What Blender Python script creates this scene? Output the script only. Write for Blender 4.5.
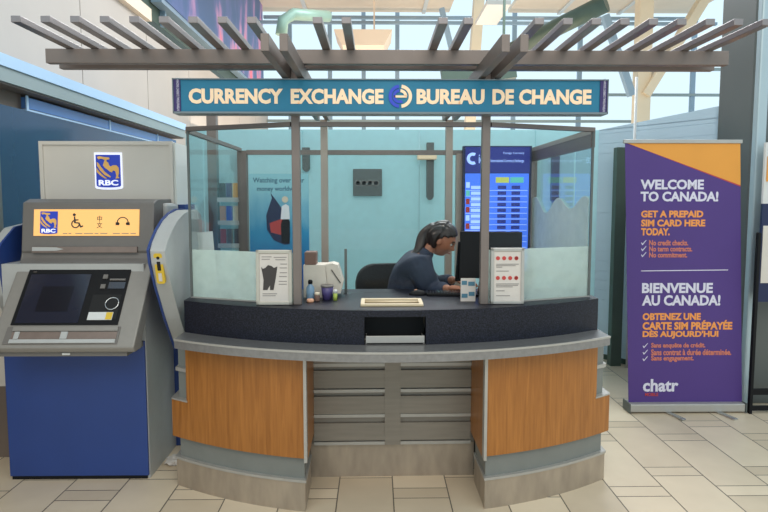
import bpy, bmesh, math, random
from mathutils import Vector, Matrix, noise
for o in list(bpy.data.objects): bpy.data.objects.remove(o)
R = math.radians
scn = bpy.context.scene
C = scn.collection

# ------------------------------------------------------------ camera, sky, lights, exposure
cam = bpy.data.cameras.new('camera'); camo = bpy.data.objects.new('camera', cam); C.objects.link(camo)
cam.sensor_width = 36; cam.lens = 570/768*36
cam.shift_y = -13/768
camo.location = (0, 0, 1.6)
camo.rotation_euler = (R(90-4.5), 0, R(-0.8))
cam.clip_end = 200
scn.camera = camo

w = bpy.data.worlds.new('sky'); scn.world = w; w.use_nodes = True
bg = w.node_tree.nodes['Background']
bg.inputs[0].default_value = (0.72, 0.91, 1.0, 1); bg.inputs[1].default_value = 1.12

def area(name, loc, rot, size, sy, power, col):
    l = bpy.data.lights.new(name, 'AREA'); l.shape = 'RECTANGLE'; l.size = size; l.size_y = sy; l.energy = power; l.color = col
    o = bpy.data.objects.new(name, l); C.objects.link(o); o.location = loc; o.rotation_euler = rot
    return o
area('hall_light', (0.3, -3.0, 6.2), (R(28), 0, 0), 7, 4, 270, (1.0, 0.85, 0.68))
area('partition_fill', (2.2, 8.5, 6.3), (R(-25), 0, 0), 5, 3, 600, (0.92, 0.96, 1.0))  # added overhead fill that brightens the teal partition, not an opening in the roof
area('far_ceiling_fill', (1.0, 13.0, 2.9), (R(180), 0, 0), 9, 6, 330, (1.0, 0.86, 0.70))  # added unseen fill, floating and aimed up to warm the far ceiling

vs = scn.view_settings
vs.view_transform = 'Standard'; vs.look = 'None'; vs.gamma = 1; vs.use_curve_mapping = False
vs.exposure = 0.0

# ------------------------------------------------------------ materials
def srgb(r, g, b):
    f = lambda c: (c/12.92 if c <= 0.04045 else ((c+0.055)/1.055)**2.4)
    return (f(r/255), f(g/255), f(b/255), 1)
def mat(name, col, rough=0.5, metal=0.0, var=0.0, scale=6, emit=0.0, stretch=(1, 1, 1), bump=0.0, spec=0.5, alpha=None):
    m = bpy.data.materials.new(name); m.use_nodes = True
    nt = m.node_tree; b = nt.nodes['Principled BSDF']
    c = srgb(*col)
    b.inputs['Base Color'].default_value = c
    b.inputs['Roughness'].default_value = rough; b.inputs['Metallic'].default_value = metal
    b.inputs['Specular IOR Level'].default_value = spec
    if alpha is not None: b.inputs['Alpha'].default_value = alpha
    if emit:
        b.inputs['Emission Color'].default_value = c; b.inputs['Emission Strength'].default_value = emit
    if var or bump:
        tc = nt.nodes.new('ShaderNodeTexCoord'); mp = nt.nodes.new('ShaderNodeMapping'); mp.inputs['Scale'].default_value = stretch
        nz = nt.nodes.new('ShaderNodeTexNoise'); nz.inputs['Scale'].default_value = scale; nz.inputs['Detail'].default_value = 4
        nt.links.new(tc.outputs['Object'], mp.inputs[0]); nt.links.new(mp.outputs[0], nz.inputs['Vector'])
        if var:
            rp = nt.nodes.new('ShaderNodeValToRGB')
            rp.color_ramp.elements[0].position = 0.3; rp.color_ramp.elements[1].position = 0.7
            rp.color_ramp.elements[0].color = tuple(x*(1-var) for x in c[:3])+(1,)
            rp.color_ramp.elements[1].color = tuple(min(1, x*(1+var)) for x in c[:3])+(1,)
            nt.links.new(nz.outputs[0], rp.inputs[0]); nt.links.new(rp.outputs[0], b.inputs['Base Color'])
        if bump:
            bp = nt.nodes.new('ShaderNodeBump'); bp.inputs['Strength'].default_value = bump; bp.inputs['Distance'].default_value = 0.01
            nt.links.new(nz.outputs[0], bp.inputs['Height']); nt.links.new(bp.outputs[0], b.inputs['Normal'])
    return m
def glassmat(name, tint, refl=0.07, rough=0.0, frost=0.0, frostcol=(200, 212, 205)):
    m = bpy.data.materials.new(name); m.use_nodes = True
    nt = m.node_tree; nt.nodes.clear()
    out = nt.nodes.new('ShaderNodeOutputMaterial'); tr = nt.nodes.new('ShaderNodeBsdfTransparent'); gl = nt.nodes.new('ShaderNodeBsdfGlossy')
    tr.inputs[0].default_value = tint; gl.inputs['Roughness'].default_value = rough
    mx = nt.nodes.new('ShaderNodeMixShader'); fr = nt.nodes.new('ShaderNodeFresnel'); fr.inputs[0].default_value = 1.35
    ad = nt.nodes.new('ShaderNodeMath'); ad.operation = 'MULTIPLY'; ad.inputs[1].default_value = refl/0.02*0.5
    nt.links.new(fr.outputs[0], ad.inputs[0]); nt.links.new(ad.outputs[0], mx.inputs[0])
    base = tr.outputs[0]
    if frost:
        df = nt.nodes.new('ShaderNodeBsdfDiffuse'); df.inputs[0].default_value = srgb(*frostcol)
        tl = nt.nodes.new('ShaderNodeBsdfTranslucent'); tl.inputs[0].default_value = srgb(*frostcol)
        a2 = nt.nodes.new('ShaderNodeMixShader'); a2.inputs[0].default_value = 0.45
        nt.links.new(df.outputs[0], a2.inputs[1]); nt.links.new(tl.outputs[0], a2.inputs[2])
        m2 = nt.nodes.new('ShaderNodeMixShader')
        nz = nt.nodes.new('ShaderNodeTexNoise'); nz.inputs['Scale'].default_value = 14; nz.inputs['Detail'].default_value = 6
        tc = nt.nodes.new('ShaderNodeTexCoord'); nt.links.new(tc.outputs['Object'], nz.inputs['Vector'])
        mr = nt.nodes.new('ShaderNodeMapRange'); mr.inputs[3].default_value = max(0, frost-0.08); mr.inputs[4].default_value = min(1, frost+0.08)
        mr.inputs[1].default_value = .3; mr.inputs[2].default_value = .7
        nt.links.new(nz.outputs[0], mr.inputs[0]); nt.links.new(mr.outputs[0], m2.inputs[0])
        nt.links.new(base, m2.inputs[1]); nt.links.new(a2.outputs[0], m2.inputs[2]); base = m2.outputs[0]
    nt.links.new(base, mx.inputs[1]); nt.links.new(gl.outputs[0], mx.inputs[2]); nt.links.new(mx.outputs[0], out.inputs[0])
    return m

def _f(): pass
def floor_mat():
    m = bpy.data.materials.new('floor_tile'); m.use_nodes = True; nt = m.node_tree; b = nt.nodes['Principled BSDF']
    g = nt.nodes.new('ShaderNodeNewGeometry'); sp = nt.nodes.new('ShaderNodeSeparateXYZ'); nt.links.new(g.outputs['Position'], sp.inputs[0])
    def M(op, a, c=None):
        n = nt.nodes.new('ShaderNodeMath'); n.operation = op
        for i, v in enumerate((a, c)):
            if v is None: continue
            if isinstance(v, (int, float)): n.inputs[i].default_value = v
            else: nt.links.new(v, n.inputs[i])
        return n.outputs[0]
    X, Y = sp.outputs[0], sp.outputs[1]
    u = M('DIVIDE', M('SUBTRACT', X, 0.088), 0.3)
    c = M('FLOOR', u); fu = M('FRACT', u)
    off = M('ADD', M('MULTIPLY', M('FRACT', M('MULTIPLY', c, 0.5)), 0.45), 0.128)
    v = M('DIVIDE', M('SUBTRACT', Y, off), 0.7)
    r = M('FLOOR', v); fv = M('FRACT', v)
    j = M('LESS_THAN', fu, 0.022)
    j = M('MAXIMUM', j, M('LESS_THAN', fv, 0.009))
    j = M('MAXIMUM', j, M('LESS_THAN', M('ABSOLUTE', M('SUBTRACT', fv, 0.155)), 0.0045))
    narrow = M('LESS_THAN', fv, 0.155)
    cb = nt.nodes.new('ShaderNodeCombineXYZ'); nt.links.new(c, cb.inputs[0]); nt.links.new(r, cb.inputs[1]); nt.links.new(narrow, cb.inputs[2])
    wn = nt.nodes.new('ShaderNodeTexWhiteNoise'); nt.links.new(cb.outputs[0], wn.inputs['Vector'])
    nz = nt.nodes.new('ShaderNodeTexNoise'); nz.inputs['Scale'].default_value = 5; nz.inputs['Detail'].default_value = 6
    nt.links.new(g.outputs['Position'], nz.inputs['Vector'])
    t = M('ADD', M('MULTIPLY', wn.outputs['Value'], 0.6), M('MULTIPLY', nz.outputs[0], 0.5))
    rp = nt.nodes.new('ShaderNodeValToRGB'); nt.links.new(t, rp.inputs[0])
    rp.color_ramp.elements[0].color = srgb(186, 168, 144); rp.color_ramp.elements[1].color = srgb(224, 206, 180)
    mx = nt.nodes.new('ShaderNodeMix'); mx.data_type = 'RGBA'
    nt.links.new(j, mx.inputs['Factor']); nt.links.new(rp.outputs[0], mx.inputs['A']); mx.inputs['B'].default_value = srgb(95, 86, 76)
    nt.links.new(mx.outputs['Result'], b.inputs['Base Color'])
    b.inputs['Roughness'].default_value = 0.32; b.inputs['Specular IOR Level'].default_value = 0.4
    return m

def stone_mat():
    m = mat('speckled_stone', (30, 31, 42), 0.4, spec=.3); nt = m.node_tree; b = nt.nodes['Principled BSDF']
    tc = nt.nodes.new('ShaderNodeTexCoord'); nz = nt.nodes.new('ShaderNodeTexNoise'); nz.inputs['Scale'].default_value = 170; nz.inputs['Detail'].default_value = 2
    nt.links.new(tc.outputs['Object'], nz.inputs['Vector'])
    rp = nt.nodes.new('ShaderNodeValToRGB'); rp.color_ramp.elements[0].position = .42; rp.color_ramp.elements[1].position = .72
    rp.color_ramp.elements[0].color = srgb(14, 15, 23); rp.color_ramp.elements[1].color = srgb(42, 44, 60)
    nt.links.new(nz.outputs[0], rp.inputs[0]); nt.links.new(rp.outputs[0], b.inputs['Base Color'])
    return m
def wood_mat():
    m = mat('orange_wood_veneer', (170, 102, 44), 0.38); nt = m.node_tree; b = nt.nodes['Principled BSDF']
    tc = nt.nodes.new('ShaderNodeTexCoord'); mp = nt.nodes.new('ShaderNodeMapping'); mp.inputs['Scale'].default_value = (22, 22, 1.2)
    nz = nt.nodes.new('ShaderNodeTexNoise'); nz.inputs['Scale'].default_value = 3; nz.inputs['Detail'].default_value = 7; nz.inputs['Distortion'].default_value = .6
    nt.links.new(tc.outputs['Object'], mp.inputs[0]); nt.links.new(mp.outputs[0], nz.inputs['Vector'])
    rp = nt.nodes.new('ShaderNodeValToRGB'); rp.color_ramp.elements[0].position = .3; rp.color_ramp.elements[1].position = .72
    rp.color_ramp.elements[0].color = srgb(144, 88, 34); rp.color_ramp.elements[1].color = srgb(174, 112, 50)
    nt.links.new(nz.outputs[0], rp.inputs[0]); nt.links.new(rp.outputs[0], b.inputs['Base Color'])
    return m

M_ = dict(
    floor=floor_mat(), sign_rim=mat('sign_rim', (120, 130, 136), .4, .2, .03, 5), slat=mat('slat_aluminium', (142, 134, 134), .3, .6, .05, 10), stone=stone_mat(), wood=wood_mat(),
    steel=mat('brushed_steel', (150, 144, 136), 0.38, 0.75, 0.10, 3, stretch=(1, 1, 25)),
    kick=mat('worn_steel', (172, 158, 142), 0.42, 0.55, 0.14, 5, stretch=(3, 3, 1)),
    lightmetal=mat('light_metal', (176, 172, 166), 0.4, 0.4, 0.04, 20),
    ledge=mat('ledge_metal', (140, 138, 138), 0.33, 0.55, 0.10, 40),
    grey=mat('grey_laminate', (122, 124, 120), 0.5, 0.1, 0.05, 8),
    panel=mat('grey_slat_panel', (138, 130, 120), 0.42, 0.3, 0.08, 4, stretch=(1, 1, 12)),
    bronze=mat('bronze_aluminium', (126, 114, 108), 0.42, 0.45, 0.06, 10),
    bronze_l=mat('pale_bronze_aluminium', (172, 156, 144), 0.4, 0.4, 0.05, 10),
    sign=mat('teal_sign_face', (26, 118, 152), 0.45, 0, 0.04, 4),
    purple_dk=mat('dark_purple_sign_end', (58, 44, 104), 0.5, 0, 0.04, 6),
    cream=mat('cream_letters', (250, 218, 182), 0.5, emit=0.12),
    white=mat('white_print', (236, 234, 236), 0.5, 0, 0.02, 10),
    iceblue=mat('logo_blue', (48, 72, 200), 0.45, 0, 0.03, 9),
    glass=glassmat('clear_glass', (0.965, 0.992, 0.99, 1), 0.014),
    frost=glassmat('frosted_film', (0.9, 0.95, 0.93, 1), 0.02, 0.3, 0.62, (226, 232, 226)),
    glassedge=mat('green_glass_edge', (70, 110, 105), 0.2, 0, 0.1, 10),
    beige=mat('beige_wall_panel', (184, 174, 166), 0.6, 0, 0.04, 1.2),
    ceilm=mat('cream_ceiling', (226, 208, 188), 0.7, 0, 0.03, 2),
    cream_steel=mat('cream_steel', (214, 200, 176), 0.5, 0, 0.04, 2),
    bluesteel=mat('bluish_grey_steel', (136, 158, 176), 0.45, 0.2, 0.05, 3),
    green_dk=mat('dark_green_paint', (70, 86, 76), 0.45, 0.1, 0.08, 5),
    green_lt=mat('pale_green_duct', (150, 178, 164), 0.45, 0.2, 0.06, 5),
    column=mat('grey_green_column_paint', (96, 100, 98), 0.45, 0.3, 0.05, 2),
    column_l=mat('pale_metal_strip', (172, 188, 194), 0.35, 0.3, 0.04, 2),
    fascia=mat('pale_blue_fascia', (176, 204, 232), 0.4, 0.1, 0.03, 2),
    fascia2=mat('grey_green_fascia', (138, 152, 154), 0.5, 0.1, 0.04, 2),
    soffit=mat('grey_soffit', (112, 104, 100), 0.6, 0, 0.04, 2),
    navyglass=mat('dark_blue_glossy_panel', (34, 68, 100), 0.16, 0.35, 0.05, 2, spec=1.0),
    clereglass=mat('blue_clerestory_glass', (84, 126, 184), 0.2, 0.1, 0.08, 2),
    brown=mat('brown_wall', (110, 96, 86), 0.6, 0, 0.05, 3),
    teal=glassmat('frosted_teal_partition', (1, 1, 1, 1), 0.01, .25, 1.0, (196, 226, 230)),
    paleblue=mat('pale_blue_partition', (198, 218, 230), 0.3, 0, 0.03, 1.5),
    atmgrey=mat('atm_grey_plastic', (138, 133, 127), 0.45, 0.15, 0.03, 30),
    atmgrey_d=mat('atm_dark_grey_plastic', (112, 107, 103), 0.45, 0.1, 0.03, 30),
    atmlight=mat('atm_pale_grey', (176, 176, 174), 0.45, 0.1, 0.03, 20),
    atmblue=mat('atm_blue_paint', (36, 62, 124), 0.42, 0.0, 0.05, 4),
    navy=mat('dark_navy', (16, 30, 72), 0.4, 0, 0.05, 5),
    header=mat('header_grey', (208, 200, 190), 0.5, 0.05, 0.03, 3),
    headerside=mat('header_white_side', (220, 220, 214), 0.5, 0, 0.02, 5),
    atmsign=mat('lit_amber_panel', (244, 186, 112), 0.6, emit=0.45),
    black=mat('black_plastic', (14, 14, 17), 0.6, 0, 0.1, 12, spec=.25),
    blackrough=mat('black_fabric', (26, 24, 26), 0.9, 0, 0.2, 60, bump=.2),
    screen=mat('dark_glass_screen', (36, 38, 52), 0.12, 0, 0.05, 5, spec=.8),
    screen2=mat('darker_screen_image', (26, 26, 34), 0.2, 0, 0.05, 5),
    chrome=mat('chrome', (190, 190, 190), 0.2, 1, 0.02, 5),
    paper=mat('white_paper', (204, 196, 189), 0.7, 0, 0.03, 20),
    silverframe=mat('silver_frame', (186, 180, 168), 0.4, 0.35, 0.03, 20),
    brownpanel=mat('reddish_slot_strip', (128, 112, 104), 0.4, 0.3, 0.08, 20),
    yellow=mat('yellow_sticker', (212, 176, 50), 0.5, 0, 0.05, 20),
    darktext=mat('dark_print', (58, 52, 50), 0.6, 0, 0.03, 20),
    greytext=mat('grey_print', (140, 134, 130), 0.6, 0, 0.03, 20),
    tealtext=mat('slate_print', (74, 120, 140), 0.6, 0, 0.03, 20),
    gold=mat('lion_gold', (240, 184, 100), 0.5, 0, 0.03, 20),
    rbcblue=mat('shield_blue', (36, 60, 176), 0.45, emit=0.25),
    rbcwhite=mat('shield_white_lit', (238, 240, 255), 0.5, emit=0.5),
    purple=mat('purple_banner_fabric', (76, 50, 122), 0.6, 0, 0.03, 3),
    orange=mat('orange_banner_print', (224, 152, 60), 0.6, 0, 0.03, 4),
    orangetext=mat('orange_print', (236, 150, 76), 0.6, 0, 0.02, 20),
    salmontext=mat('salmon_print', (206, 118, 96), 0.6, 0, 0.02, 20),
    lilac=mat('lilac_print', (214, 210, 226), 0.6, 0, 0.02, 20),
    skin=mat('skin', (168, 110, 84), 0.5, 0, 0.05, 20),
    lip=mat('lips', (150, 86, 78), 0.45, 0, 0.04, 30),
    eye=mat('eye_white', (225, 220, 214), 0.3, 0, 0.02, 30),
    iris=mat('dark_iris', (30, 20, 16), 0.2, 0, 0.02, 30),
    hair=mat('dark_brown_hair', (38, 28, 26), 0.4, 0, 0.35, 40, stretch=(1, 1, .3), bump=.3),
    jacket=mat('navy_jacket_cloth', (38, 44, 64), 0.8, 0, 0.12, 12, bump=.25),
    trouser=mat('dark_trousers', (28, 28, 34), 0.85, 0, 0.1, 20),
    whiteplastic=mat('white_plastic', (206, 206, 204), 0.45, 0, 0.02, 20),
    boxpaper=mat('white_cardboard', (200, 192, 180), 0.7, 0, 0.04, 20),
    cardbrown=mat('brown_cardboard', (112, 86, 76), 0.7, 0, 0.06, 20),
    cup=mat('purple_cup', (78, 68, 118), 0.4, 0, 0.05, 20),
    lime=mat('lime_label', (170, 186, 84), 0.5, 0, 0.05, 20),
    bottle=mat('pale_blue_bottle', (120, 150, 176), 0.25, 0, 0.05, 20),
    peach=mat('peach_plastic', (214, 160, 128), 0.5, 0, 0.04, 20),
    red=mat('red_print', (186, 62, 58), 0.5, 0, 0.05, 20),
    traycream=mat('cream_tray', (212, 192, 158), 0.45, 0, 0.03, 20),
    slotblack=mat('slot_black', (6, 6, 8), 0.7, 0, 0.02, 20),
    rateblue=mat('rate_screen_blue', (62, 108, 222), 0.3, emit=0.75),
    ratenavy=mat('rate_header_navy', (32, 40, 118), 0.3, emit=0.5),
    ratedark=mat('rate_digit_dark', (34, 44, 128), 0.3, emit=0.45),
    ratelight=mat('rate_digit_light', (168, 196, 250), 0.3, emit=0.6),
    ratelime=mat('rate_tab_lime', (180, 190, 90), 0.3, emit=0.5),
    ratemint=mat('rate_tab_mint', (90, 180, 170), 0.3, emit=0.5),
    lampglow=mat('lamp_glow', (255, 232, 200), 0.4, emit=5),
    hat=mat('cream_hat', (226, 210, 186), 0.6, 0, 0.02, 10),
)
def poster_mat():
    m = mat('sea_photo_print', (60, 150, 190), 0.5); nt = m.node_tree; b = nt.nodes['Principled BSDF']
    tc = nt.nodes.new('ShaderNodeTexCoord'); sp = nt.nodes.new('ShaderNodeSeparateXYZ'); nt.links.new(tc.outputs['Generated'], sp.inputs[0])
    nz = nt.nodes.new('ShaderNodeTexNoise'); nz.inputs['Scale'].default_value = 6; nt.links.new(tc.outputs['Generated'], nz.inputs['Vector'])
    ad = nt.nodes.new('ShaderNodeMath'); ad.operation = 'MULTIPLY_ADD'; ad.inputs[1].default_value = .25
    nt.links.new(nz.outputs[0], ad.inputs[0]); nt.links.new(sp.outputs[2], ad.inputs[2])
    rp = nt.nodes.new('ShaderNodeValToRGB'); e = rp.color_ramp.elements
    e[0].position = .25; e[0].color = srgb(4, 78, 150); e[1].position = 1.0; e[1].color = srgb(150, 204, 214)
    k = e.new(.62); k.color = srgb(44, 142, 186)
    nt.links.new(ad.outputs[0], rp.inputs[0]); nt.links.new(rp.outputs[0], b.inputs['Base Color'])
    return m
M_['sea'] = poster_mat()
def led_mat():
    m = mat('led_wall_picture', (70, 90, 140), 0.5); nt = m.node_tree; b = nt.nodes['Principled BSDF']
    tc = nt.nodes.new('ShaderNodeTexCoord'); mp = nt.nodes.new('ShaderNodeMapping'); mp.inputs['Scale'].default_value = (1, 1.1, .5)
    mp.inputs['Rotation'].default_value = (R(25), 0, 0)
    nz = nt.nodes.new('ShaderNodeTexNoise'); nz.inputs['Scale'].default_value = 1.3; nz.inputs['Detail'].default_value = 3
    nt.links.new(tc.outputs['Object'], mp.inputs[0]); nt.links.new(mp.outputs[0], nz.inputs['Vector'])
    rp = nt.nodes.new('ShaderNodeValToRGB'); e = rp.color_ramp.elements
    e[0].position = .42; e[0].color = srgb(66, 92, 132); e[1].position = .68; e[1].color = srgb(226, 110, 130)
    k = e.new(.52); k.color = srgb(84, 98, 146); k = e.new(.60); k.color = srgb(170, 130, 170)
    nt.links.new(nz.outputs[0], rp.inputs[0]); nt.links.new(rp.outputs[0], b.inputs['Base Color'])
    nt.links.new(rp.outputs[0], b.inputs['Emission Color']); b.inputs['Emission Strength'].default_value = .22
    return m
M_['led'] = led_mat()

# ------------------------------------------------------------ helpers
ORG = {}
def thing(name, label, cat, loc=(0, 0, 0), group=None):
    o = bpy.data.objects.new(name, None); C.objects.link(o); o.location = loc
    o.empty_display_size = .1
    o['label'] = label; o['category'] = cat
    if group: o['group'] = group
    ORG[o.name] = Vector(loc)
    return o
class MB:
    def __init__(s): s.bm = bmesh.new(); s.M = Matrix.Identity(4); s.mats = []
    def _add(s, verts, faces, mi=0, smooth=False):
        vv = [s.bm.verts.new(s.M @ Vector(v)) for v in verts]
        for f in faces:
            try:
                fc = s.bm.faces.new([vv[i] for i in f]); fc.material_index = mi; fc.smooth = smooth
            except ValueError: pass
        return vv
    def box(s, x0, x1, y0, y1, z0, z1, mi=0, bev=0, seg=2):
        n0 = set(s.bm.edges)
        s._add([(x0, y0, z0), (x1, y0, z0), (x1, y1, z0), (x0, y1, z0), (x0, y0, z1), (x1, y0, z1), (x1, y1, z1), (x0, y1, z1)],
               [(0, 3, 2, 1), (4, 5, 6, 7), (0, 1, 5, 4), (1, 2, 6, 5), (2, 3, 7, 6), (3, 0, 4, 7)], mi)
        if bev:
            es = [e for e in s.bm.edges if e not in n0]
            bmesh.ops.bevel(s.bm, geom=es, offset=bev, segments=seg, affect='EDGES', profile=.5)
        return s
    def prism(s, poly, axis, a, b, mi=0, bev=0):
        # poly: list of 2D points; axis 'x' -> (y,z); 'y' -> (x,z); 'z' -> (x,y)
        n0 = set(s.bm.edges)
        def P(p, t): return {'x': (t, p[0], p[1]), 'y': (p[0], t, p[1]), 'z': (p[0], p[1], t)}[axis]
        n = len(poly)
        vs_ = [P(p, a) for p in poly]+[P(p, b) for p in poly]
        fs = [tuple(range(n)), tuple(range(2*n-1, n-1, -1))]+[(i, i+n, (i+1) % n+n, (i+1) % n) for i in range(n)]
        s._add(vs_, fs, mi)
        if bev:
            es = [e for e in s.bm.edges if e not in n0]
            bmesh.ops.bevel(s.bm, geom=es, offset=bev, segments=2, affect='EDGES', profile=.5)
        return s
    def tube(s, pts, r, seg=12, mi=0, cap=True):
        pts = [Vector(p) for p in pts]; rr = r if isinstance(r, (list, tuple)) else [r]*len(pts)
        vs_, fs = [], []
        ref = None
        for i, p in enumerate(pts):
            d = (pts[min(i+1, len(pts)-1)]-pts[max(i-1, 0)]).normalized()
            if ref is None: ref = Vector((0, 0, 1)) if abs(d.z) < .9 else Vector((1, 0, 0))
            u = d.cross(ref).normalized(); v = u.cross(d).normalized(); ref = v
            for k in range(seg):
                a = 2*math.pi*k/seg; vs_.append(p+(u*math.cos(a)+v*math.sin(a))*rr[i])
        for i in range(len(pts)-1):
            for k in range(seg):
                k2 = (k+1) % seg
                fs.append((i*seg+k, i*seg+k2, (i+1)*seg+k2, (i+1)*seg+k))
        s._add(vs_, fs, mi, True)
        if cap:
            s._add(vs_[:seg], [tuple(range(seg))], mi); s._add(vs_[-seg:], [tuple(range(seg-1, -1, -1))], mi)
        return s
    def lathe(s, prof, c=(0, 0, 0), seg=20, mi=0):
        vs_, fs = [], []
        for (r, z) in prof:
            for k in range(seg):
                a = 2*math.pi*k/seg; vs_.append((c[0]+r*math.cos(a), c[1]+r*math.sin(a), c[2]+z))
        for i in range(len(prof)-1):
            for k in range(seg):
                k2 = (k+1) % seg; fs.append((i*seg+k, i*seg+k2, (i+1)*seg+k2, (i+1)*seg+k))
        fs.append(tuple(range(seg-1, -1, -1))); n = (len(prof)-1)*seg; fs.append(tuple(range(n, n+seg)))
        s._add(vs_, fs, mi, True); return s
    def arc(s, R0, R1, z0, z1, d0, d1, n=24, mi=0, xc=None, yc=None):
        # curved slab between radius R0 (inner) and R1 (front), for offsets d0..d1 from booth centre
        vs_, fs = [], []
        for i in range(n+1):
            d = d0+(d1-d0)*i/n
            for RR in (R1, R0):
                y = BY-math.sqrt(RR*RR-d*d)
                for z in (z0, z1): vs_.append((BX+d, y, z))
        for i in range(n):
            a = i*4; b = a+4
            fs += [(a, b, b+1, a+1), (a+2, a+3, b+3, b+2), (a+1, b+1, b+3, a+3), (a, a+2, b+2, b)]
        fs += [(0, 1, 3, 2), (n*4, n*4+2, n*4+3, n*4+1)]
        s._add(vs_, fs, mi); return s
    def build(s, name, m, parent=None, org=None, smooth=None, **tags):
        me = bpy.data.meshes.new(name)
        bmesh.ops.remove_doubles(s.bm, verts=s.bm.verts, dist=1e-6)
        bmesh.ops.recalc_face_normals(s.bm, faces=s.bm.faces)
        if smooth is not None:
            for f in s.bm.faces: f.smooth = smooth
        o_ = Vector(org) if org is not None else None
        if parent is not None: o_ = ORG[parent.name]
        if o_ is None:
            xs = [v.co for v in s.bm.verts]
            o_ = Vector(((min(v.x for v in xs)+max(v.x for v in xs))/2, (min(v.y for v in xs)+max(v.y for v in xs))/2, min(v.z for v in xs)))
        for v in s.bm.verts: v.co -= o_
        s.bm.to_mesh(me); s.bm.free()
        for mm in (m if isinstance(m, (list, tuple)) else [m]): me.materials.append(mm)
        ob = bpy.data.objects.new(name, me); C.objects.link(ob)
        if parent is not None: ob.parent = parent; ORG[ob.name] = o_
        else: ob.location = o_; ORG[ob.name] = o_
        for k, v in tags.items(): ob[k] = v
        return ob
def struct(name, mb, m, label=None):
    o = mb.build(name, m); o['kind'] = 'structure'
    if label: o['label'] = label
    return o
def tag(o, label, cat, group=None):
    o['label'] = label; o['category'] = cat
    if group: o['group'] = group
    return o
def textmesh(body, bold=0.0, spacing=1.0):
    cu = bpy.data.curves.new('txt', 'FONT'); cu.body = body; cu.size = 1; cu.offset = bold; cu.space_character = spacing; cu.fill_mode = 'BOTH'
    cu.extrude = .01; cu.resolution_u = 3
    o = bpy.data.objects.new('txt', cu); C.objects.link(o)
    dg = bpy.context.evaluated_depsgraph_get(); me = bpy.data.meshes.new_from_object(o.evaluated_get(dg))
    bpy.data.objects.remove(o); bpy.data.curves.remove(cu)
    return me
def text(body, x0, x1, z0, z1, y, m, parent, bold=.02, name='lettering', depth=.003, Mx=None, spacing=1.0, keep=False):
    """lettering on a plane facing -Y, filling the box x0..x1, z0..z1 (height = capital height when keep)"""
    me = textmesh(body, bold, spacing)
    vs_ = me.vertices
    ax, bx = min(v.co.x for v in vs_), max(v.co.x for v in vs_)
    ay, by = min(v.co.y for v in vs_), max(v.co.y for v in vs_)
    o_ = ORG[parent.name]
    for v in vs_:
        x = x0+(v.co.x-ax)/(bx-ax)*(x1-x0); z = z0+(v.co.y-ay)/(by-ay)*(z1-z0); yy = y-(depth if v.co.z > 0 else 0)
        p = Vector((x, yy, z))
        if Mx is not None: p = Mx @ p
        v.co = p-o_
    me.name = name; me.materials.clear(); me.materials.append(m)
    for p in me.polygons: p.material_index = 0
    ob = bpy.data.objects.new(name, me); C.objects.link(ob); ob.parent = parent; ORG[ob.name] = o_
    return ob
def disc(c, r, y, depth=.003, r2=0, a0=0, a1=360, n=32):
    """flat polygon list for ring segment in XZ facing -Y"""
    pts = [(c[0]+r*math.cos(R(a0+(a1-a0)*i/n)), c[1]+r*math.sin(R(a0+(a1-a0)*i/n))) for i in range(n+1)]
    if r2: pts += [(c[0]+r2*math.cos(R(a1-(a1-a0)*i/n)), c[1]+r2*math.sin(R(a1-(a1-a0)*i/n))) for i in range(n+1)]
    return pts

BX, BY = 0.085, 5.05

# ------------------------------------------------------------ setting
struct('floor', MB().box(-9, 9, -4, 19, -.1, 0), M_['floor'])
# tall beige wall on the left, with vertical joints
mb = MB()
for i in range(9):
    y = 1.0+i*1.8
    mb.box(-3.42, -3.2, y, y+1.785, 0, 4.05)
mb.box(-3.42, -3.215, 1, 17, 0, 4.04)
struct('wall_left', mb, M_['beige'], 'tall beige panelled wall above the canopy')
struct('trim_1', MB().box(-3.45, -3.12, 1, 8.2, 4.05, 4.22), M_['ceilm'])
mb = MB().box(-3.5, -3.3, 4.0, 16.5, 4.22, 7.0)
struct('window_1', mb, M_['green_dk'], 'dark glazed band above the beige wall')
mb = MB()
for y in (6.0, 7.5, 9): mb.box(-3.3, -3.22, y, y+.06, 4.22, 6.9)
struct('trim_2', mb, M_['bluesteel'])
# large picture screen on the left
t = thing('video_wall', 'huge pink and blue picture screen hanging high on the left wall', 'screen', (-3.1, 12, 4.45))
MB().box(-3.28, -3.12, 8.6, 16.2, 4.45, 9.5).build('screen_case', M_['bluesteel'], t)
MB().box(-3.12, -3.10, 8.7, 16.1, 4.52, 9.4).build('screen_face', M_['led'], t)
# canopy and shop front on the left
mb = MB(); XF = -2.34
zt, zm, zb = 1.6+.388*2.34, 1.6+.355*2.34, 1.6+.315*2.34
struct('trim_3', MB().box(-2.9, XF, 1.5, 7.15, zm, zt), M_['fascia'], 'pale blue canopy edge')
struct('trim_4', MB().box(-2.9, XF-.012, 1.5, 7.14, zb, zm), M_['fascia2'])
struct('ceiling_canopy', MB().box(-3.2, XF-.03, 1.5, 7.12, zb-.012, zb), M_['soffit'], 'grey underside of the canopy')
XW = -2.44
struct('window_2', MB().box(XW-.06, XW-.01, 4.1, 7.1, 1.6+.25*2.44+.02, zb-.03), M_['clereglass'])
mb = MB()
mb.box(XW-.05, XW+.002, 4.08, 7.1, 1.6+.25*2.44, 1.6+.25*2.44+.012)
for y in (4.1, 5.35, 6.5): mb.box(XW-.012, XW-.004, y-.012, y+.012, 1.6+.25*2.44, zb-.02)
struct('trim_5', mb, M_['fascia'])
struct('wall_shop', MB().box(XW-.04, XW, 3.76, 7.1, 0, 1.6+.25*2.44), M_['navyglass'], 'glossy dark blue wall panel')
struct('wall_shop_brown', MB().box(XW-.3, XW-.05, 2.6, 4.1, 0, zb-.012), M_['brown'])
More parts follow.
